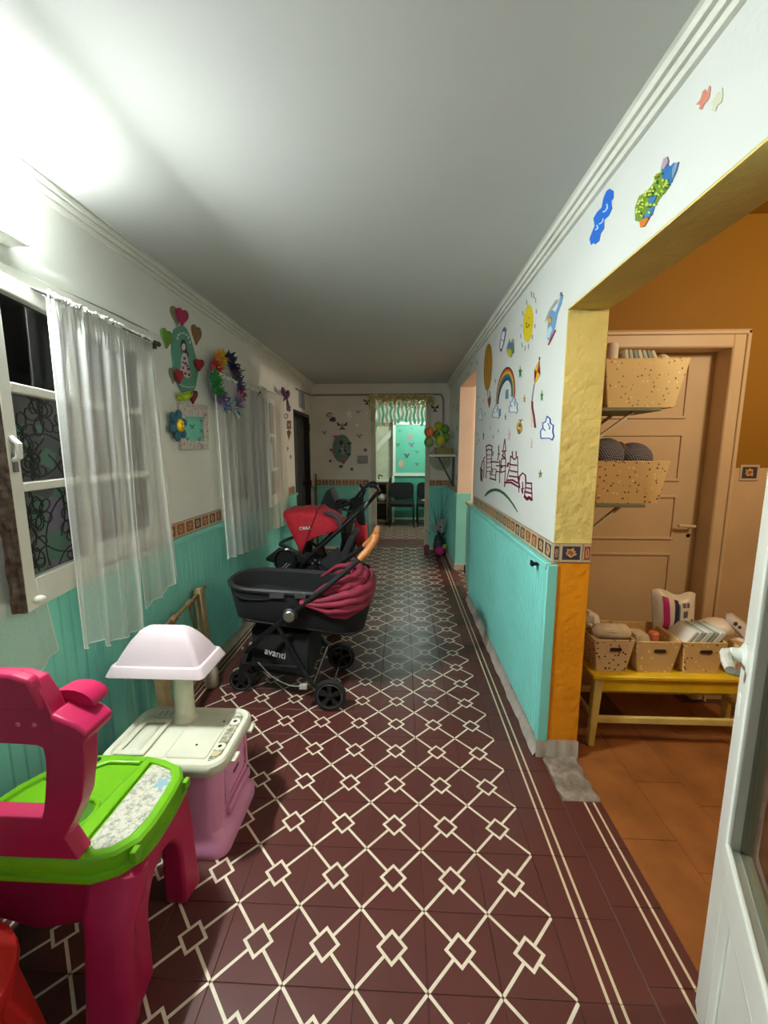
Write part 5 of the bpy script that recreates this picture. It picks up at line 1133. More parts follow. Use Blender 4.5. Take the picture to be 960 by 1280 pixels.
obj('bumper_bar', MB().tube(bez([(-1.20, N2 - .01, .60), (-1.36, N2 - .01, .70), (-1.46, N2 + .1, .70), (-1.46, F2 - .1, .70), (-1.36, F2 + .01, .70), (-1.2, F2 + .01, .60)], 6), .014, 8), BLACK, s2)
rg = obj('folded_wheel_guard', MB().tube([Vector((-1.375 + .082 * math.cos(a), N2 - .06, .612 + .088 * math.sin(a))) for a in [2 * PI * k / 28 for k in range(28)]], .013, 8, 0, True), mat('gloss_black', (20, 20, 22), .2), s2)
obj('inner_disc', MB().lathe([(.07, 0), (.07, .012)], (0, 0, 0), 20, 0, Matrix.Translation((-1.375, N2 - .05, .612)) @ Matrix.Rotation(PI / 2, 4, 'X')), BLACK, rg)
for k in (0, 1): obj('white_stripe', MB().bar((-1.40 + k * .022, N2 - .066, .555 - .004 * k), (-1.362 + k * .022, N2 - .066, .592 - .004 * k), .004, .012, 0, (0, 1, 0)), mat('white_sticker', (226, 226, 224), .4), rg)
obj('fabric_skirt', MB().prism([(-1.12, N2 + .03, .58), (-.98, N2 + .03, .7), (-.86, N2 + .03, .5), (-.95, N2 + .03, .42), (-1.08, N2 + .03, .44)], (0, .02, 0)), MATS['charcoal_fabric'], s2, bevel=.006)

# third stroller: folded umbrella stroller far behind
s3 = thing('stroller', 'folded dark stroller with grey hood and red seat, farthest back', 'stroller', (-1.0, 3.6, 0), 'strollers along the left wall')
Y3 = 3.35
CH = MATS['charcoal_fabric']
q3 = lambda *p: [px(x, y, 'y', Y3) for x, y in p]
def sl(poly, y0, y1, name, m, par=s3, bev=.012, k=.9):
    b = MB(); c = sum(poly, Vector()) / len(poly)
    f = lambda s_, y: [Vector((c.x + (p.x - c.x) * s_, y, c.z + (p.z - c.z) * s_)) for p in poly]
    b.loft([f(k, y0), f(1, y0 + .03), f(1, y1 - .03), f(k, y1)]); return obj(name, b, m, par, bevel=bev)
sl(q3((394, 648), (400, 630), (407, 614), (412, 611), (417, 622), (424, 648)), Y3, Y3 + .34, 'hood', CH)
sl(q3((441, 655), (448, 650), (456, 660), (458, 680), (448, 688), (440, 672)), Y3 + .02, Y3 + .3, 'seat', REDF)
sl(q3((440, 622), (454, 620), (457, 657), (448, 655), (442, 640)), Y3 - .04, Y3 + .04, 'hanging_bag', BFAB)
for dy in (0, .34):
    p = q3((424, 700), (436, 640), (448, 618), (462, 606), (472, 611)); p = [v_ + Vector((0, dy, 0)) for v_ in p]
    obj('push_bar', MB().tube(bez(p, 5), .015, 8), PUSH, s3)
    p = q3((420, 634), (440, 628), (452, 640), (470, 618)); p = [v_ + Vector((0, dy - .02, 0)) for v_ in p]
    obj('fold_bar', MB().tube(p, .017, 8), PUSH, s3)
    f0 = q3((443, 655))[0] + Vector((0, dy, 0)); 
    obj('leg_tube', MB().tube([f0, (-1.12, Y3 + dy, .08)], .013, 8), mat('dull_alloy', (150, 142, 122), .4, .5), s3)
    obj('leg_tube', MB().tube([q3((430, 690))[0] + Vector((0, dy, 0)), (-.90, Y3 + dy, .08)], .013, 8), PUSH, s3)
    wheel(s3, (-.90, Y3 + dy, .08), .08, .03); wheel(s3, (-1.14, Y3 + dy, .08), .08, .03, 'front_wheel')
a = q3((420, 632), (432, 626), (428, 636), (440, 640), (446, 630))
obj('folded_tray', MB().ball(q3((427, 630))[0] + Vector((0, .1, 0)), .09, .1, .045, 12, 7), BFAB, s3)
obj('folded_frame', MB().tube(a, .02, 8).tube(q3((436, 646), (450, 626), (456, 612)), .02, 8), BLACK, s3)
obj('handle_grip', MB().tube(q3((450, 606), (456, 612), (452, 620)), .018, 8).tube(q3((462, 608), (471, 607), (474, 613), (466, 622)), .018, 8), BLACK, s3)
obj('chrome_clip', MB().tube(q3((448, 609), (453, 620)), .011, 8), CHROME, s3)
obj('seat_back', MB().prism(q3((425, 655), (441, 650), (441, 690), (428, 695)), (0, .3, 0)), mat('brown_lining', (58, 48, 42), .9), s3, bevel=.01)
# ================================================================== OLD BED END LEANING ON THE WALL
he = thing('bed_headboard', 'old brass tube bed end with wooden posts leaning on wall', 'headboard', (-1.66, 1.13, 0))
for y, x0, x1 in ((.865, -1.60, -1.635), (1.415, -1.66, -1.70)):
    obj('post', MB().loft([[Vector((x + a * .024, y + c * .026, z)) for a, c in ((1, 1), (-1, 1), (-1, -1), (1, -1))] for x, z in ((x0, 0), (x1, .61))] + [[Vector((x1 + a * .016, y + c * .018, .635)) for a, c in ((1, 1), (-1, 1), (-1, -1), (1, -1))]]), RADW, he, bevel=.006)
rail = [(-1.628, .83, .585), (-1.635, .90, .588), (-1.695, 1.40, .60), (-1.705, 1.50, .615)]
rl = obj('top_rail', MB().tube(rail, .011, 10), BRASS, he)
for t_ in (.30, .72):
    p = Vector(rail[1]).lerp(Vector(rail[2]), t_); d = (Vector(rail[2]) - Vector(rail[1])).normalized()
    obj('knuckle', MB().tube([p - d * .03, p - d * .02, p - d * .008, p + d * .008, p + d * .02, p + d * .03], [.014, .019, .016, .016, .019, .014], 10), BRASS, rl)
    q = p + Vector((.05, .01, -.585)); r_ = obj('spindle', MB().tube([p, q + Vector((0, 0, .12))], .006, 8), BRASS, he)
    for zz in (.42, .28): obj('bead', MB().ball(p.lerp(q, (.585 - zz) / .585), .015), mat('copper_bead', (140, 70, 40), .4, .4), r_)
obj('bottom_rail', MB().tube([(-1.605, .88, .13), (-1.662, 1.40, .13)], .010, 8), BRASS, he)
obj('foot_cup', MB().lathe([(.036, 0), (.042, .01), (.044, .09), (.034, .12), (.030, .125)], (-1.655, 1.415, 0), 16), mat('cloudy_plastic', (176, 166, 146), .4), he)
pt_ = thing('plush_toy', 'small pale plush toy with red bow hanging at the bed end', 'toy', (-1.66, 1.0, .25))
p0 = Vector((-1.645, .975, .32)); MINT = mat('mint_plush', (150, 182, 158), .95, 0, .1, 60)
obj('body', MB().ball(p0, .026, .028, .036), MINT, pt_); obj('head', MB().ball(p0 + Vector((0, 0, .05)), .024, .026, .022), MINT, pt_)
for s_ in (-1, 1): obj('limb', MB().tube([p0 + Vector((.01, s_ * .02, .01)), p0 + Vector((.02, s_ * .04, -.02)), p0 + Vector((.02, s_ * .035, -.05))], .010, 8), MINT, pt_)
obj('bow', MB().ball(p0 + Vector((.015, .055, .015)), .018, .032, .022), mat('red_plush', (158, 44, 44), .9), pt_); obj('bow_tail', MB().ball(p0 + Vector((.015, .10, .0)), .014, .024, .026), mat('tan_plush', (150, 110, 80), .9), pt_)

# ================================================================== TOY KITCHEN WITH A CANOPY
tk = thing('toy_kitchen', 'pink and ivory plastic toy stand with a canopy roof', 'toy', (-1.33, .5, 0))
kx, ky = -1.325, .497
def kl(z, hx, hy, r=.05, dx=0, dy=0): return rrect(kx + dx, ky + dy, hx, hy, r, z, 0, 6)
kb = obj('cabinet', MB().loft([kl(0, .225, .165), kl(.035, .228, .168), kl(.055, .215, .155), kl(.075, .196, .136), kl(.33, .205, .145)]), PINKP, tk, smooth=50)
# raised side ledge and recessed side panel on the passage side
obj('side_ledge', MB().loft([[Vector((kx + .196 + d, y, z)) for y, z in ((ky - .08, .10), (ky + .12, .10), (ky + .12, .135), (ky - .08, .135))] for d in (0, .02)]), PINKP, kb, bevel=.006)
o_ = [Vector((kx + .197, y, z)) for y, z in ((ky - .09, .15), (ky + .12, .15), (ky + .12, .325), (ky - .09, .325))]; i_ = [Vector((kx + .200, y, z)) for y, z in ((ky - .06, .165), (ky + .10, .165), (ky + .10, .31), (ky - .06, .31))]
obj('side_panel_rim', MB().ring(o_, i_, (.010, 0, 0)), PINKP, kb, bevel=.004)
obj('side_slot', MB().box(kx + .199, kx + .204, ky - .01, ky + .035, .215, .226), mat('deep_pink_shadow', (120, 60, 100), .5), kb)
tp = obj('counter_top', MB().loft([kl(.322, .222, .158, .06), kl(.345, .232, .168, .065), kl(.365, .230, .166, .065), kl(.373, .222, .158, .06), kl(.371, .205, .141, .05), kl(.364, .20, .136, .045)]), IVORY, tk, smooth=40)
obj('sink_basin', MB().ring([Vector((x, y, .366)) for x, y in ((-1.515, .38), (-1.40, .38), (-1.40, .575), (-1.515, .575))], [Vector((x, y, .366)) for x, y in ((-1.495, .40), (-1.42, .40), (-1.42, .555), (-1.495, .555))], (0, 0, .008)), IVORY, tp, bevel=.004)
obj('basin_hump', MB().loft([rrect(-1.458, .47, .026, .075, .02, .364), rrect(-1.458, .47, .02, .068, .018, .374)]), IVORY, tp, smooth=60)
obj('worktop_plate', MB().loft([rrect(-1.245, .49, .075, .115, .012, .364), rrect(-1.245, .49, .073, .113, .011, .369)]), IVORY, tp)
obj('worktop_strip', MB().loft([rrect(-1.358, .49, .034, .115, .008, .364), rrect(-1.358, .49, .032, .113, .007, .367)]), IVORY, tp)
dr_ = obj('drain_grille', MB().loft([rrect(-1.44, .61, .06, .022, .02, .364), rrect(-1.44, .61, .056, .019, .018, .372)]), mat('pale_grey_plastic', (220, 220, 206), .4), tp)
for k in range(4): obj('slot', MB().box(-1.475 + k * .022, -1.467 + k * .022, .596, .624, .372, .3745), mat('slot_shadow', (186, 186, 172), .5), dr_)
GR = speckle_mat('grime', [(.3, (70, 66, 52)), (.5, (150, 146, 124)), (.65, (206, 202, 180))], 60)
st_ = obj('control_strip', MB().loft([rrect(-1.142, .49, .018, .125, .006, .364), rrect(-1.142, .49, .017, .123, .006, .3695)]), GR, tp)
for y in (.57, .43):
    k_ = obj('knob_ring', MB().lathe([(.02, .369), (.02, .374), (.008, .376), (.008, .370)], (-1.142, y, 0), 16), IVORY, st_); obj('knob_hole', MB().lathe([(.007, .370), (.007, .3755)], (-1.142, y, 0), 10), BLACK, st_)
obj('worn_screw', MB().lathe([(.014, .369), (.014, .373)], (-1.142, .395, 0), 12), mat('tan_plastic', (190, 180, 140), .5), st_)
for x, y in ((-1.19, .575), (-1.235, .44)): obj('screw_hole', MB().lathe([(.005, .369), (.005, .3696)], (x, y, 0), 8), BLACK, tp)
for y in (.40, .56): obj('side_clip', MB().box(-1.096, -1.075, y, y + .05, .332, .342), IVORY, tp, bevel=.003)
obj('roof_post', MB().lathe([(.052, .366), (.046, .378), (.040, .384), (.0375, .40), (.036, .62)], (-1.362, .60, 0), 20), IVORY, tk, smooth=40)
rx, ry_ = -1.425, .615
rf = obj('canopy_roof', MB().loft([rrect(rx, ry_, .192, .108, .02, .586), rrect(rx, ry_, .195, .110, .02, .589), rrect(rx, ry_, .180, .097, .02, .622), rrect(rx, ry_, .177, .094, .02, .625), rrect(rx, ry_, .168, .087, .02, .626), rrect(rx, ry_, .148, .072, .02, .665), rrect(rx, ry_, .122, .052, .02, .708), rrect(rx, ry_, .096, .034, .018, .738), rrect(rx, ry_, .076, .022, .015, .750), rrect(rx, ry_, .05, .012, .01, .753)]), PALEPINK, tk, smooth=45)

# ================================================================== PINK AND GREEN CHILD'S VANITY DESK
dk = thing('vanity_desk', 'raspberry pink toy vanity desk with lime green top', 'desk', (-1.42, .1, 0))
out = [(-1.254, -.062), (-1.195, -.040), (-1.156, .003), (-1.147, .055), (-1.147, .105), (-1.150, .165), (-1.157, .222), (-1.186, .262), (-1.245, .288), (-1.31, .302), (-1.40, .306), (-1.49, .303), (-1.56, .28), (-1.617, .226), (-1.655, .16), (-1.675, .09), (-1.685, .02), (-1.68, -.03), (-1.66, -.062)]
cxd, cyd = -1.42, .12
def dl(z, k=0.0):
    o = []
    for x, y in out:
        d = Vector((cxd - x, cyd - y, 0)); d.normalize(); o.append(Vector((x, y, z)) + d * k)
    return o
top = obj('tabletop', MB().loft([dl(.372, .01), dl(.375, 0), dl(.39, 0), dl(.393, .008), dl(.432, .006), dl(.44, .014), dl(.44, .036), dl(.430, .040)]), LIME, dk, smooth=40)
pap = [(-1.29, .272), (-1.205, .256), (-1.184, .194), (-1.183, .077), (-1.210, -.024), (-1.25, -.034), (-1.292, -.006)]
obj('paper_strip', MB().prism([Vector((x, y, .4305)) for x, y in pap], (0, 0, .004)), speckle_mat('printed_paper', [(.3, (120, 128, 120)), (.42, (150, 152, 138)), (.5, (186, 184, 166)), (.62, (196, 194, 178)), (.72, (130, 142, 132))], 70, .6), top)
obj('doodle', MB().prism([Vector((x, y, .4347)) for x, y in [(-1.213 + .02 * math.cos(a) * (1 + .4 * math.cos(5 * a)), .19 + .022 * math.sin(a) * (1 + .4 * math.cos(5 * a))) for a in [2 * PI * k / 20 for k in range(20)]]], (0, 0, .0006)), cm((130, 164, 176)), top)
def bank(p, w=.012, h=.016, z=.43): return MB().tube([Vector((x, y, z)) for x, y in p], w, 8, 0, False, h / w)
obj('divider', MB().loft([[Vector((x, y, z)) for x, y in ((-1.322, .285), (-1.298, .283), (-1.302, -.01), (-1.345, -.005), (-1.338, .15))] for z in (.428, .441)]), LIME, top, bevel=.004)
tr = [(-1.335, .262), (-1.44, .262), (-1.468, .245), (-1.475, .20), (-1.335, .20)]
obj('tray_wall', MB().loft([[Vector((x, y, z)) for x, y in ((-1.33, .293), (-1.33, .262), (-1.435, .262), (-1.465, .24), (-1.475, .19), (-1.60, .19), (-1.59, .235), (-1.49, .29))] for z in (.428, .441)]), LIME, top, bevel=.005)
obj('cup_ring', MB().tube([Vector((-1.385 + .042 * math.cos(a), .07 + .055 * math.sin(a), .434)) for a in [2 * PI * k / 24 for k in range(24)]], .008, 8, 0, True), LIME, top)
obj('cup_hole', MB().lathe([(.034, .429), (.034, .4315)], (-1.385, .07, 0), 18, 0, None, 1, 1.3), mat('dark_lime', (62, 120, 14), .4), top)
obj('round_hole', MB().lathe([(.012, .4405), (.012, .4415)], (-1.478, .268, 0), 12), BLACK, top)
for p_, q_ in (((-1.160, .21, .40), (-1.150, .21, .425)), ((-1.172, -.022, .395), (-1.160, -.022, .43))): obj('clip_tab', MB().box(p_[0], q_[0] + .004, p_[1] - .004, p_[1] + .02, p_[2], q_[2]), LIME, top, bevel=.002)
# mirror back panel
xc = -1.465; YP = -.058
R_out = [(-1.278, .44), (-1.308, .50), (-1.275, .56), (-1.252, .61), (-1.234, .70), (-1.228, .775), (-1.30, .83), (-1.312, .87), (-1.335, .915), (-1.38, .928)]
R_in = [(-1.36, .555), (-1.352, .58), (-1.345, .61), (-1.338, .65), (-1.332, .69), (-1.330, .72), (-1.332, .745), (-1.345, .752), (-1.38, .754), (-1.42, .755)]
mir = lambda L_: [(2 * xc - x, z) for x, z in reversed(L_)]
oo = [Vector((x, YP, z)) for x, z in R_out + mir(R_out)]; ii = [Vector((x, YP, z)) for x, z in R_in + mir(R_in)]
bkp = obj('mirror_panel', MB().ring(oo, ii, (0, .045, 0)), FUCH, dk, bevel=.006)
for s_ in (1, -1):
    X = lambda x: x if s_ == 1 else 2 * xc - x
    obj('side_wing', MB().loft([[Vector((X(x), y, z)) for x, z in ((-1.30, .79), (-1.222, .765), (-1.212, .79), (-1.235, .812), (-1.30, .84))] for y in (YP - .008, YP + .085)]), FUCH, bkp, bevel=.008)
    obj('arch_ear', MB().loft([[Vector((X(-1.30 + (.065 - k) * math.cos(a)), y, .825 + (.042 - k) * math.sin(a))) for a in [PI * j / 10 for j in range(11)]] for y, k in ((YP + .05, 0), (YP + .11, .006))]), FUCH, bkp)
for x in (-1.345, -1.385): obj('screw', MB().lathe([(.006, 0), (.004, .003)], (0, 0, 0), 10, 0, Matrix.Translation((x, YP, .808)) @ Matrix.Rotation(PI / 2, 4, 'X')), mat('pink_screw', (214, 96, 132), .3), bkp)
obj('crest_band', MB().loft([[Vector((x, y, z)) for x, z in ((-1.62, .85), (-1.31, .85), (-1.335, .925), (-1.38, .94), (-1.55, .94), (-1.595, .925))] for y in (YP - .012, YP + .02)]), FUCH, bkp, bevel=.008)
# body: arched side walls and recessed apron
def side(x0, x1, nm):
    ys0, ys1 = -.055, .255; zt_ = .378
    o_, i_ = [], []
    N = 16
    for k in range(N + 1):
        a = PI * k / N; o_.append((.09 - .172 * math.cos(a) * (1), 0))
    b = MB()
    # arch: outer outline and inner arch opening
    inn = [(.015, 0)] + [(.10 - .085 * math.cos(PI * k / 12), .17 + .125 * math.sin(PI * k / 12)) for k in range(13)] + [(.185, 0)]
    outl = [(ys0 - .02, 0), (ys0, .12), (ys0 + .005, .25), (ys0 + .02, .33), (ys0 + .03, zt_), (.0, zt_), (.05, zt_), (.10, zt_), (.14, zt_), (.19, zt_), (ys1 - .02, zt_), (ys1 - .01, .33), (ys1, .25), (ys1, .12), (ys1 + .005, 0)]
    n = len(inn); v = []; f = []
    for x in (x0, x1):
        v += [Vector((x + (.012 * (1 - z / .378) if x == max(x0, x1) else 0), y, z)) for y, z in outl] + [Vector((x, y, z)) for y, z in inn]
    for k in range(n - 1):
        f += [(k, k + 1, n + k + 1, n + k), (2 * n + k, 3 * n + k, 3 * n + k + 1, 2 * n + k + 1), (k, 2 * n + k, 2 * n + k + 1, k + 1), (n + k, n + k + 1, 3 * n + k + 1, 3 * n + k)]
    f += [(0, n, 3 * n, 2 * n), (n - 1, 3 * n - 1, 4 * n - 1, 2 * n - 1)]
    return obj(nm, b.add(v, f), FUCH, dk, smooth=50, bevel=.01)
side(-1.235, -1.165, 'side_leg'); side(-1.655, -1.60, 'side_leg')
obj('front_leg', MB().loft([rrect(-1.212, yy, w_, .034, .03, z, 0, 4) for z, w_, yy in ((0, .062, -.085), (.15, .060, -.072), (.25, .058, -.062), (.285, .068, -.052), (.32, .074, -.03), (.376, .07, -.012))]), FUCH, dk, smooth=50)
obj('front_leg', MB().loft([rrect(-1.625, -.075, .05, .03, .03, z, 0, 4) for z in (0, .15, .27, .376)]), FUCH, dk, smooth=50)
obj('apron', MB().loft([[Vector((x, y, z)) for x, z in ((-1.60, .376), (-1.28, .376), (-1.275, .27), (-1.32, .20), (-1.45, .17), (-1.56, .20))] for y in (-.02, .0)]), FUCH, dk, bevel=.008)

# ================================================================== RED STOOL
rsx, rsy = -1.505, -.275
sl_ = thing('plastic_stool', 'red plastic round stool at the lower left corner', 'stool', (rsx, rsy, 0))
obj('seat', MB().lathe([(.17, .255), (.185, .26), (.19, .285), (.186, .30), (.17, .306), (.12, .302), (.02, .300)], (rsx, rsy, 0), 32), REDP, sl_, smooth=50)
obj('apron', MB().lathe([(.150, .20), (.165, .20), (.18, .262), (.165, .262), (.150, .20)], (rsx, rsy, 0), 32), REDP, sl_, smooth=50)
for k in range(4):
    a = PI / 4 + k * PI / 2 - .05; d = Vector((math.cos(a), math.sin(a), 0)); s_ = Vector((-d.y, d.x, 0)); c = Vector((rsx, rsy, 0))
    L_ = [[c + d * r + s_ * w, c + d * (r + .03) + s_ * w * .8, c + d * (r + .03) - s_ * w * .8, c + d * r - s_ * w] for r, w in ((.19, .030), (.165, .045), (.14, .075))]
    for L1, z in zip(L_, (0, .14, .25)):
        for p in L1: p.z = z
    obj('leg', MB().loft(L_), REDP, sl_, bevel=.008, smooth=50)

# ================================================================== YELLOW ROOM: BENCH, BASKETS, SHELVES
BY = mat('yellow_gloss_paint', (226, 186, 34), .35, 0, .08, 9, .1, 40); BYL = mat('pale_yellow_paint', (218, 196, 110), .45, 0, .1, 12, .15, 40)
bn = thing('wooden_bench', 'yellow painted wooden bench against the cream door', 'bench', (.86, 1.1, 0))
bx0, bx1, by0, by1, bz = .445, 1.31, .955, 1.235, .385
obj('seat_board', MB().box(bx0, bx1, by0, by1, bz - .022, bz), BY, bn, bevel=.006)
obj('apron', MB().box(bx0 + .02, bx1 - .02, by0 + .012, by0 + .03, bz - .085, bz - .022), BY, bn, bevel=.003)
obj('apron', MB().box(bx0 + .02, bx1 - .02, by1 - .03, by1 - .012, bz - .085, bz - .022), BYL, bn, bevel=.003)
for x in (bx0 + .035, bx1 - .035):
    for y in (by0 + .03, by1 - .03):
        sx = -1 if x < .9 else 1
        obj('leg', MB().loft([[Vector((x + a * w + sx * s_, y + c * w, z)) for a, c in ((1, 1), (-1, 1), (-1, -1), (1, -1))] for z, w, s_ in ((0, .015, .012), (bz - .022, .021, 0))]), BYL, bn, bevel=.004)
    obj('side_stretcher', MB().box(x - .009, x + .009, by0 + .03, by1 - .03, .125, .155), BYL, bn, bevel=.003)
for y in (by0 + .03, by1 - .03): obj('stretcher', MB().box(bx0 + .03, bx1 - .03, y - .009, y + .009, .125 if y < 1.1 else .15, .158 if y < 1.1 else .183), BYL, bn, bevel=.003)
def basket(label, x0, x1, y0, y1, z0, z1, m, flare=.025, cut=True, group='spotted storage baskets', hx0=None):
    cx, cy, hx, hy = (x0 + x1) / 2, (y0 + y1) / 2, (x1 - x0) / 2, (y1 - y0) / 2
    t = thing('storage_basket', label, 'basket', (cx, cy, z0), group)
    b = MB().loft([rrect(cx, cy, hx - flare, hy - flare * .6, .006, z0, 0, 2), rrect(cx, cy, hx, hy, .006, z1, 0, 2), rrect(cx, cy, hx - .006, hy - .006, .006, z1, 0, 2), rrect(cx, cy, hx - flare - .002, hy - flare * .6 - .004, .006, z0 + .006, 0, 2)])
    obj('body', b, m, t, smooth=20)
    obj('rim', MB().tube(rrect(cx, cy, hx - .003, hy - .003, .006, z1, 0, 2), .004, 6, 0, True), m, t)
    if cut:
        k = .72; y = y0 + flare * .6 * (1 - k) - .003; z = z0 + (z1 - z0) * k
        hsl = obj('hand_slot', MB().loft([[Vector((p.x, y + d, p.y)) for p in rrect(cx + .008, z, .028, .009, .008, 0, 0, 4)] for d in (0, .008)]), mat('slot_dark', (44, 34, 24), .8), t)
    return t
DB1 = dots_mat('brown_spot_card', (222, 196, 152), [(60, 44, 30), (74, 52, 34)], 48, .24, 1); DB2 = dots_mat('gold_spot_card', (208, 172, 112), [(240, 214, 140), (232, 202, 126)], 42, .26, 2); DB3 = dots_mat('fine_spot_card', (214, 178, 116), [(120, 84, 46), (240, 212, 146), (96, 66, 40)], 52, .25, 3); DB4 = dots_mat('mixed_spot_card', (228, 200, 136), [(92, 58, 36), (252, 236, 186), (150, 100, 56)], 54, .2, 4)
b1z = bz + .001
basket('brown spotted basket with a rolled towel, left on the bench', .452, .645, .985, 1.225, b1z, b1z + .165, DB1)
t2 = basket('gold spotted basket with a dark name slot, middle of the bench', .650, .862, .985, 1.225, b1z, b1z + .160, DB2)
obj('name_slot', MB().loft([[Vector((p.x, .997 + d, p.y)) for p in rrect(.748, b1z + .062, .034, .017, .014, 0, 0, 4)] for d in (0, .008)]), MATS['slot_dark'], t2)
basket('fine spotted basket full of nappies, right on the bench', .868, 1.075, .985, 1.225, b1z, b1z + .160, DB3)
TOW = mat('cream_towel', (226, 212, 184), .95, 0, .08, 30, .5, 200); NAP = mat('white_nappy', (228, 222, 206), .85, 0, .06, 40, .3, 120); WHB = mat('white_film', (230, 222, 204), .35, 0, .05, 20)
ORD = ['leftmost folded nappy', 'second folded nappy from left', 'third folded nappy from left', 'fourth folded nappy from left', 'fifth folded nappy from left', 'sixth folded nappy from left', 'seventh folded nappy from left', 'eighth folded nappy from left']
tw_ = thing('rolled_towel', 'rolled cream towel in the brown spotted basket', 'towel', (.545, 1.06, .52))
obj('roll', MB().tube([(.470, 1.05, .565), (.49, 1.045, .572), (.56, 1.04, .575), (.625, 1.045, .572), (.632, 1.05, .568)], [.02, .038, .04, .038, .03], 14, 0, False, .8), TOW, tw_, smooth=60)
obj('outer_flap', MB().tube([(.48, 1.035, .578), (.55, 1.02, .585), (.62, 1.03, .58)], [.012, .016, .010], 8), TOW, tw_)
tag(obj('folded_cloth', MB().ball((.50, 1.15, .585), .055, .05, .05, 12, 8, 0, None, lambda p: p * (1 + .15 * math.sin(p.x * 90 + p.z * 60))), NAP), 'white folded cloth behind the rolled towel', 'cloth')
tag(obj('patterned_cloth', MB().ball((.475, 1.11, .56), .022, .05, .04, 10, 7), speckle_mat('black_white_print', [(.4, (40, 36, 34)), (.55, (220, 212, 196))], 70)), 'black and white printed cloth at the left basket edge', 'cloth')
tag(obj('pink_jar', MB().lathe([(.022, .47), (.024, .54), (.024, .565), (.018, .572)], (.765, 1.05, 0), 16), mat('salmon_lid', (226, 130, 92), .45)), 'salmon capped jar in the middle basket', 'jar')
tag(obj('wipes_pack', MB().loft([rrect(.70, 1.06, .036, .05, .02, .45), rrect(.70, 1.06, .038, .052, .02, .53), rrect(.70, 1.06, .03, .045, .02, .562)]), TOW), 'cream wipes pack in the middle basket', 'pack')
rs = random.Random(21)
for k in range(8):
    x = .91 + k * .019; M = Matrix.Translation((x + .01, 1.085, .552)) @ Matrix.Rotation(math.radians(36), 4, 'Y') @ Matrix.Rotation(rs.uniform(-.06, .06), 4, 'Z')
    b = MB().loft([[M @ Vector((p.x, p.y, p.z)) for p in rrect(0, 0, .004 + .003 * w, .075, .003, z, 0, 2)] for z, w in ((-.05, 1), (0, 1), (.035, 1), (.045, .2))])
    tag(obj('nappy', b, mat('nappy_%d' % (k % 3), ((226, 222, 208), (196, 206, 192), (150, 170, 160))[k % 3], .8)), ORD[k] + ' in the fine spotted basket', 'nappy', 'nappies in the right basket')
dp = thing('diaper_pack', 'white diaper bag with magenta and navy stripes behind the baskets', 'pack', (.93, 1.2, .53))
def pillow(u, v, d):
    e = (1 - (2 * u - 1) ** 4) * (1 - (2 * v - 1) ** 4); return Vector((.835 + u * .215 + .012 * v - .02 * (v - .5) * (u < .3), 1.185 + .03 * v + d * (.045 * e + .002), .525 + v * .205 - .022 * u * v + .012 * math.sin(u * 9) * v))
obj('bag', MB().grid(lambda u, v: pillow(u, v, -1), 16, 14).grid(lambda u, v: pillow(u, v, 1), 16, 14), WHB, dp, smooth=60)
def bagprint(u0, u1, v0, v1, m, nm='print'):
    obj(nm, MB().grid(lambda u, v: pillow(u0 + (u1 - u0) * u, v0 + (v1 - v0) * v, -1) + Vector((0, -.0015, 0)), 4, 10), m, dp, smooth=60)
bagprint(.16, .29, .04, .86, cm((190, 40, 120)), 'magenta_band'); bagprint(.40, .50, .04, .88, cm((38, 46, 84)), 'navy_band'); bagprint(.50, .53, .04, .80, cm((110, 116, 130)), 'grey_line')
for u0, u1, v0, v1 in ((.58, .66, .70, .82), (.68, .74, .68, .80), (.60, .70, .42, .60), (.62, .67, .14, .21), (.69, .74, .14, .21), (.62, .67, .24, .30), (.69, .74, .24, .30)): bagprint(u0, u1, v0, v1, cm((104, 100, 104)), 'printed_block')
bagprint(.80, .84, .06, .36, cm((52, 34, 44)), 'printed_word'); bagprint(.88, .99, .04, .12, cm((206, 90, 50)), 'orange_corner')
def lump(name, label, cat, c, r, m, sd, group=None):
    rr = random.Random(sd); a, b_ = rr.uniform(0, 6), rr.uniform(0, 6)
    return tag(obj(name, MB().ball(c, *r, 18, 12, 0, None, lambda p: p * (1 + .10 * math.sin(p.x * 55 + a) * math.cos(p.z * 60 + b_) + .05 * math.sin(p.y * 90))), m, smooth=70), label, cat, group)
lump('plastic_bag', 'puffy white bag lying right of the striped diaper bag', 'bag', (1.14, 1.16, .55), (.09, .06, .05), WHB, 1)
lump('plastic_bag', 'crumpled white bag just left of the glazed door', 'bag', (1.235, 1.10, .465), (.075, .06, .05), NAP, 2)
sp = thing('wrapped_roll', 'pale wrapped roll with dark marks leaning by the glazed door', 'pack', (1.22, 1.15, .50))
obj('wrap', MB().tube([(1.19, 1.17, .605), (1.21, 1.165, .60), (1.265, 1.15, .555), (1.295, 1.14, .515), (1.305, 1.14, .50)], [.02, .035, .04, .035, .02], 12, 0, False, .7), mat('pale_grey_wrap', (206, 196, 182), .5), sp)
obj('dark_mark', MB().ball((1.215, 1.131, .585), .010, .005, .012).ball((1.232, 1.124, .57), .008, .005, .009), cm((70, 62, 56)), sp)
bxx = thing('card_box', 'small tan box with cream side and pale blue edge on the bench', 'box', (1.16, 1.0, bz))
Mb = Matrix.Translation((1.165, .99, bz + .002)) @ Matrix.Rotation(math.radians(-12), 4, 'Z') @ Matrix.Rotation(math.radians(9), 4, 'Y')
obj('carton', MB().box(-.055, .075, -.02, .08, .0, .135, 0, Mb), mat('tan_card', (190, 150, 106), .6), bxx, bevel=.002)
obj('cream_side', MB().box(-.058, -.0545, -.022, .082, .03, .136, 0, Mb), mat('cream_card', (226, 206, 146), .6), bxx)
obj('blue_edge', MB().box(-.0585, .077, -.023, .083, -.001, .028, 0, Mb), mat('pale_blue_card', (150, 178, 184), .6), bxx)
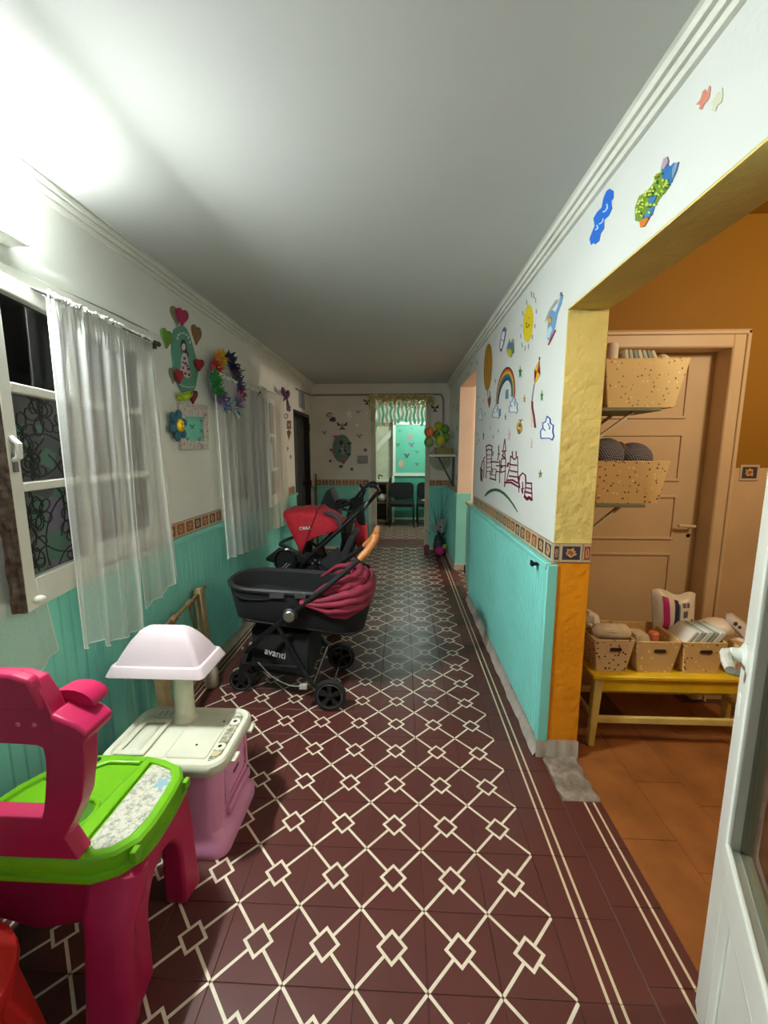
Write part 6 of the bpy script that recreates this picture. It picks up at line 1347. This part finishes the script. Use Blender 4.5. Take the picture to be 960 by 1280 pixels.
# shelves on the back of the pillar wall
for z, lab, xe in ((1.625, 'upper grey green shelf behind the pillar carrying a basket', .66), (1.195, 'lower grey green shelf behind the pillar carrying a basket', .63)):
    t = thing('wall_shelf', lab, 'shelf', (.5, 1.1, z - .15), 'shelves in the yellow room')
    obj('board', MB().box(XR2 + .004, xe, .985, 1.26, z, z + .016), mat('sage_shelf', (120, 124, 98), .6), t, bevel=.002)
    for y in (1.02, 1.22): obj('bracket', MB().bar((XR2 + .012, y, z - .14), (xe - .1, y, z - .002), .018, .012).bar((XR2 + .01, y, z), (XR2 + .01, y, z - .16), .018, .012, 0, (1, 0, 0)), mat('cream_bracket', (214, 196, 158), .5), t)
basket('spotted basket of rolls on the upper shelf', .40, .765, .985, 1.25, 1.642, 1.845, DB4, .035, False)
basket('spotted basket with navy checked cloth on the lower shelf', .385, .725, .985, 1.25, 1.212, 1.403, DB3, .028, False)
tag(obj('tissue_roll', MB().lathe([(.012, 1.70), (.026, 1.72), (.027, 1.915), (.022, 1.928), (.012, 1.93)], (.462, 1.06, 0), 16), NAP, smooth=50), 'white tissue roll upright in the upper shelf basket', 'roll')
for k in range(7):
    x = .52 + k * .022; M = Matrix.Translation((x, 1.10, 1.838)) @ Matrix.Rotation(math.radians(-10 - 3 * k), 4, 'Y')
    b = MB().loft([[M @ Vector((p.x, p.y, p.z)) for p in rrect(0, 0, .005 + .003 * w, .07, .003, z, 0, 2)] for z, w in ((-.07, 1), (0, 1), (.048, 1), (.058, .2))])
    tag(obj('nappy', b, MATS['nappy_%d' % (k % 3)]), ORD[k] + ' in the upper shelf basket', 'nappy', 'nappies on the upper shelf')
lump('crumpled_tissue', 'crumpled white tissue at right of the upper basket', 'tissue', (.69, 1.06, 1.852), (.028, .03, .03), NAP, 5)
lump('crumpled_tissue', 'smaller crumpled tissue on the upper basket corner', 'tissue', (.728, 1.04, 1.85), (.022, .02, .012), NAP, 6)
gc = thing('checked_cloth', 'bundled navy checked cloth in the lower shelf basket', 'cloth', (.54, 1.1, 1.35))
obj('left_fold', MB().ball((.48, 1.10, 1.42), .09, .085, .09, 18, 12, 0, None, lambda p: p * (1 + .06 * math.sin(p.x * 60 + p.y * 30))), GING, gc, smooth=70)
obj('right_fold', MB().ball((.61, 1.10, 1.415), .085, .085, .072, 18, 12, 0, None, lambda p: p * (1 + .06 * math.sin(p.x * 50 + p.y * 40 + 1))), GING, gc, smooth=70)
obj('inner_fold', MB().ball((.55, 1.10, 1.45), .03, .05, .045, 12, 8), mat('brown_cloth', (110, 80, 56), .9), gc)
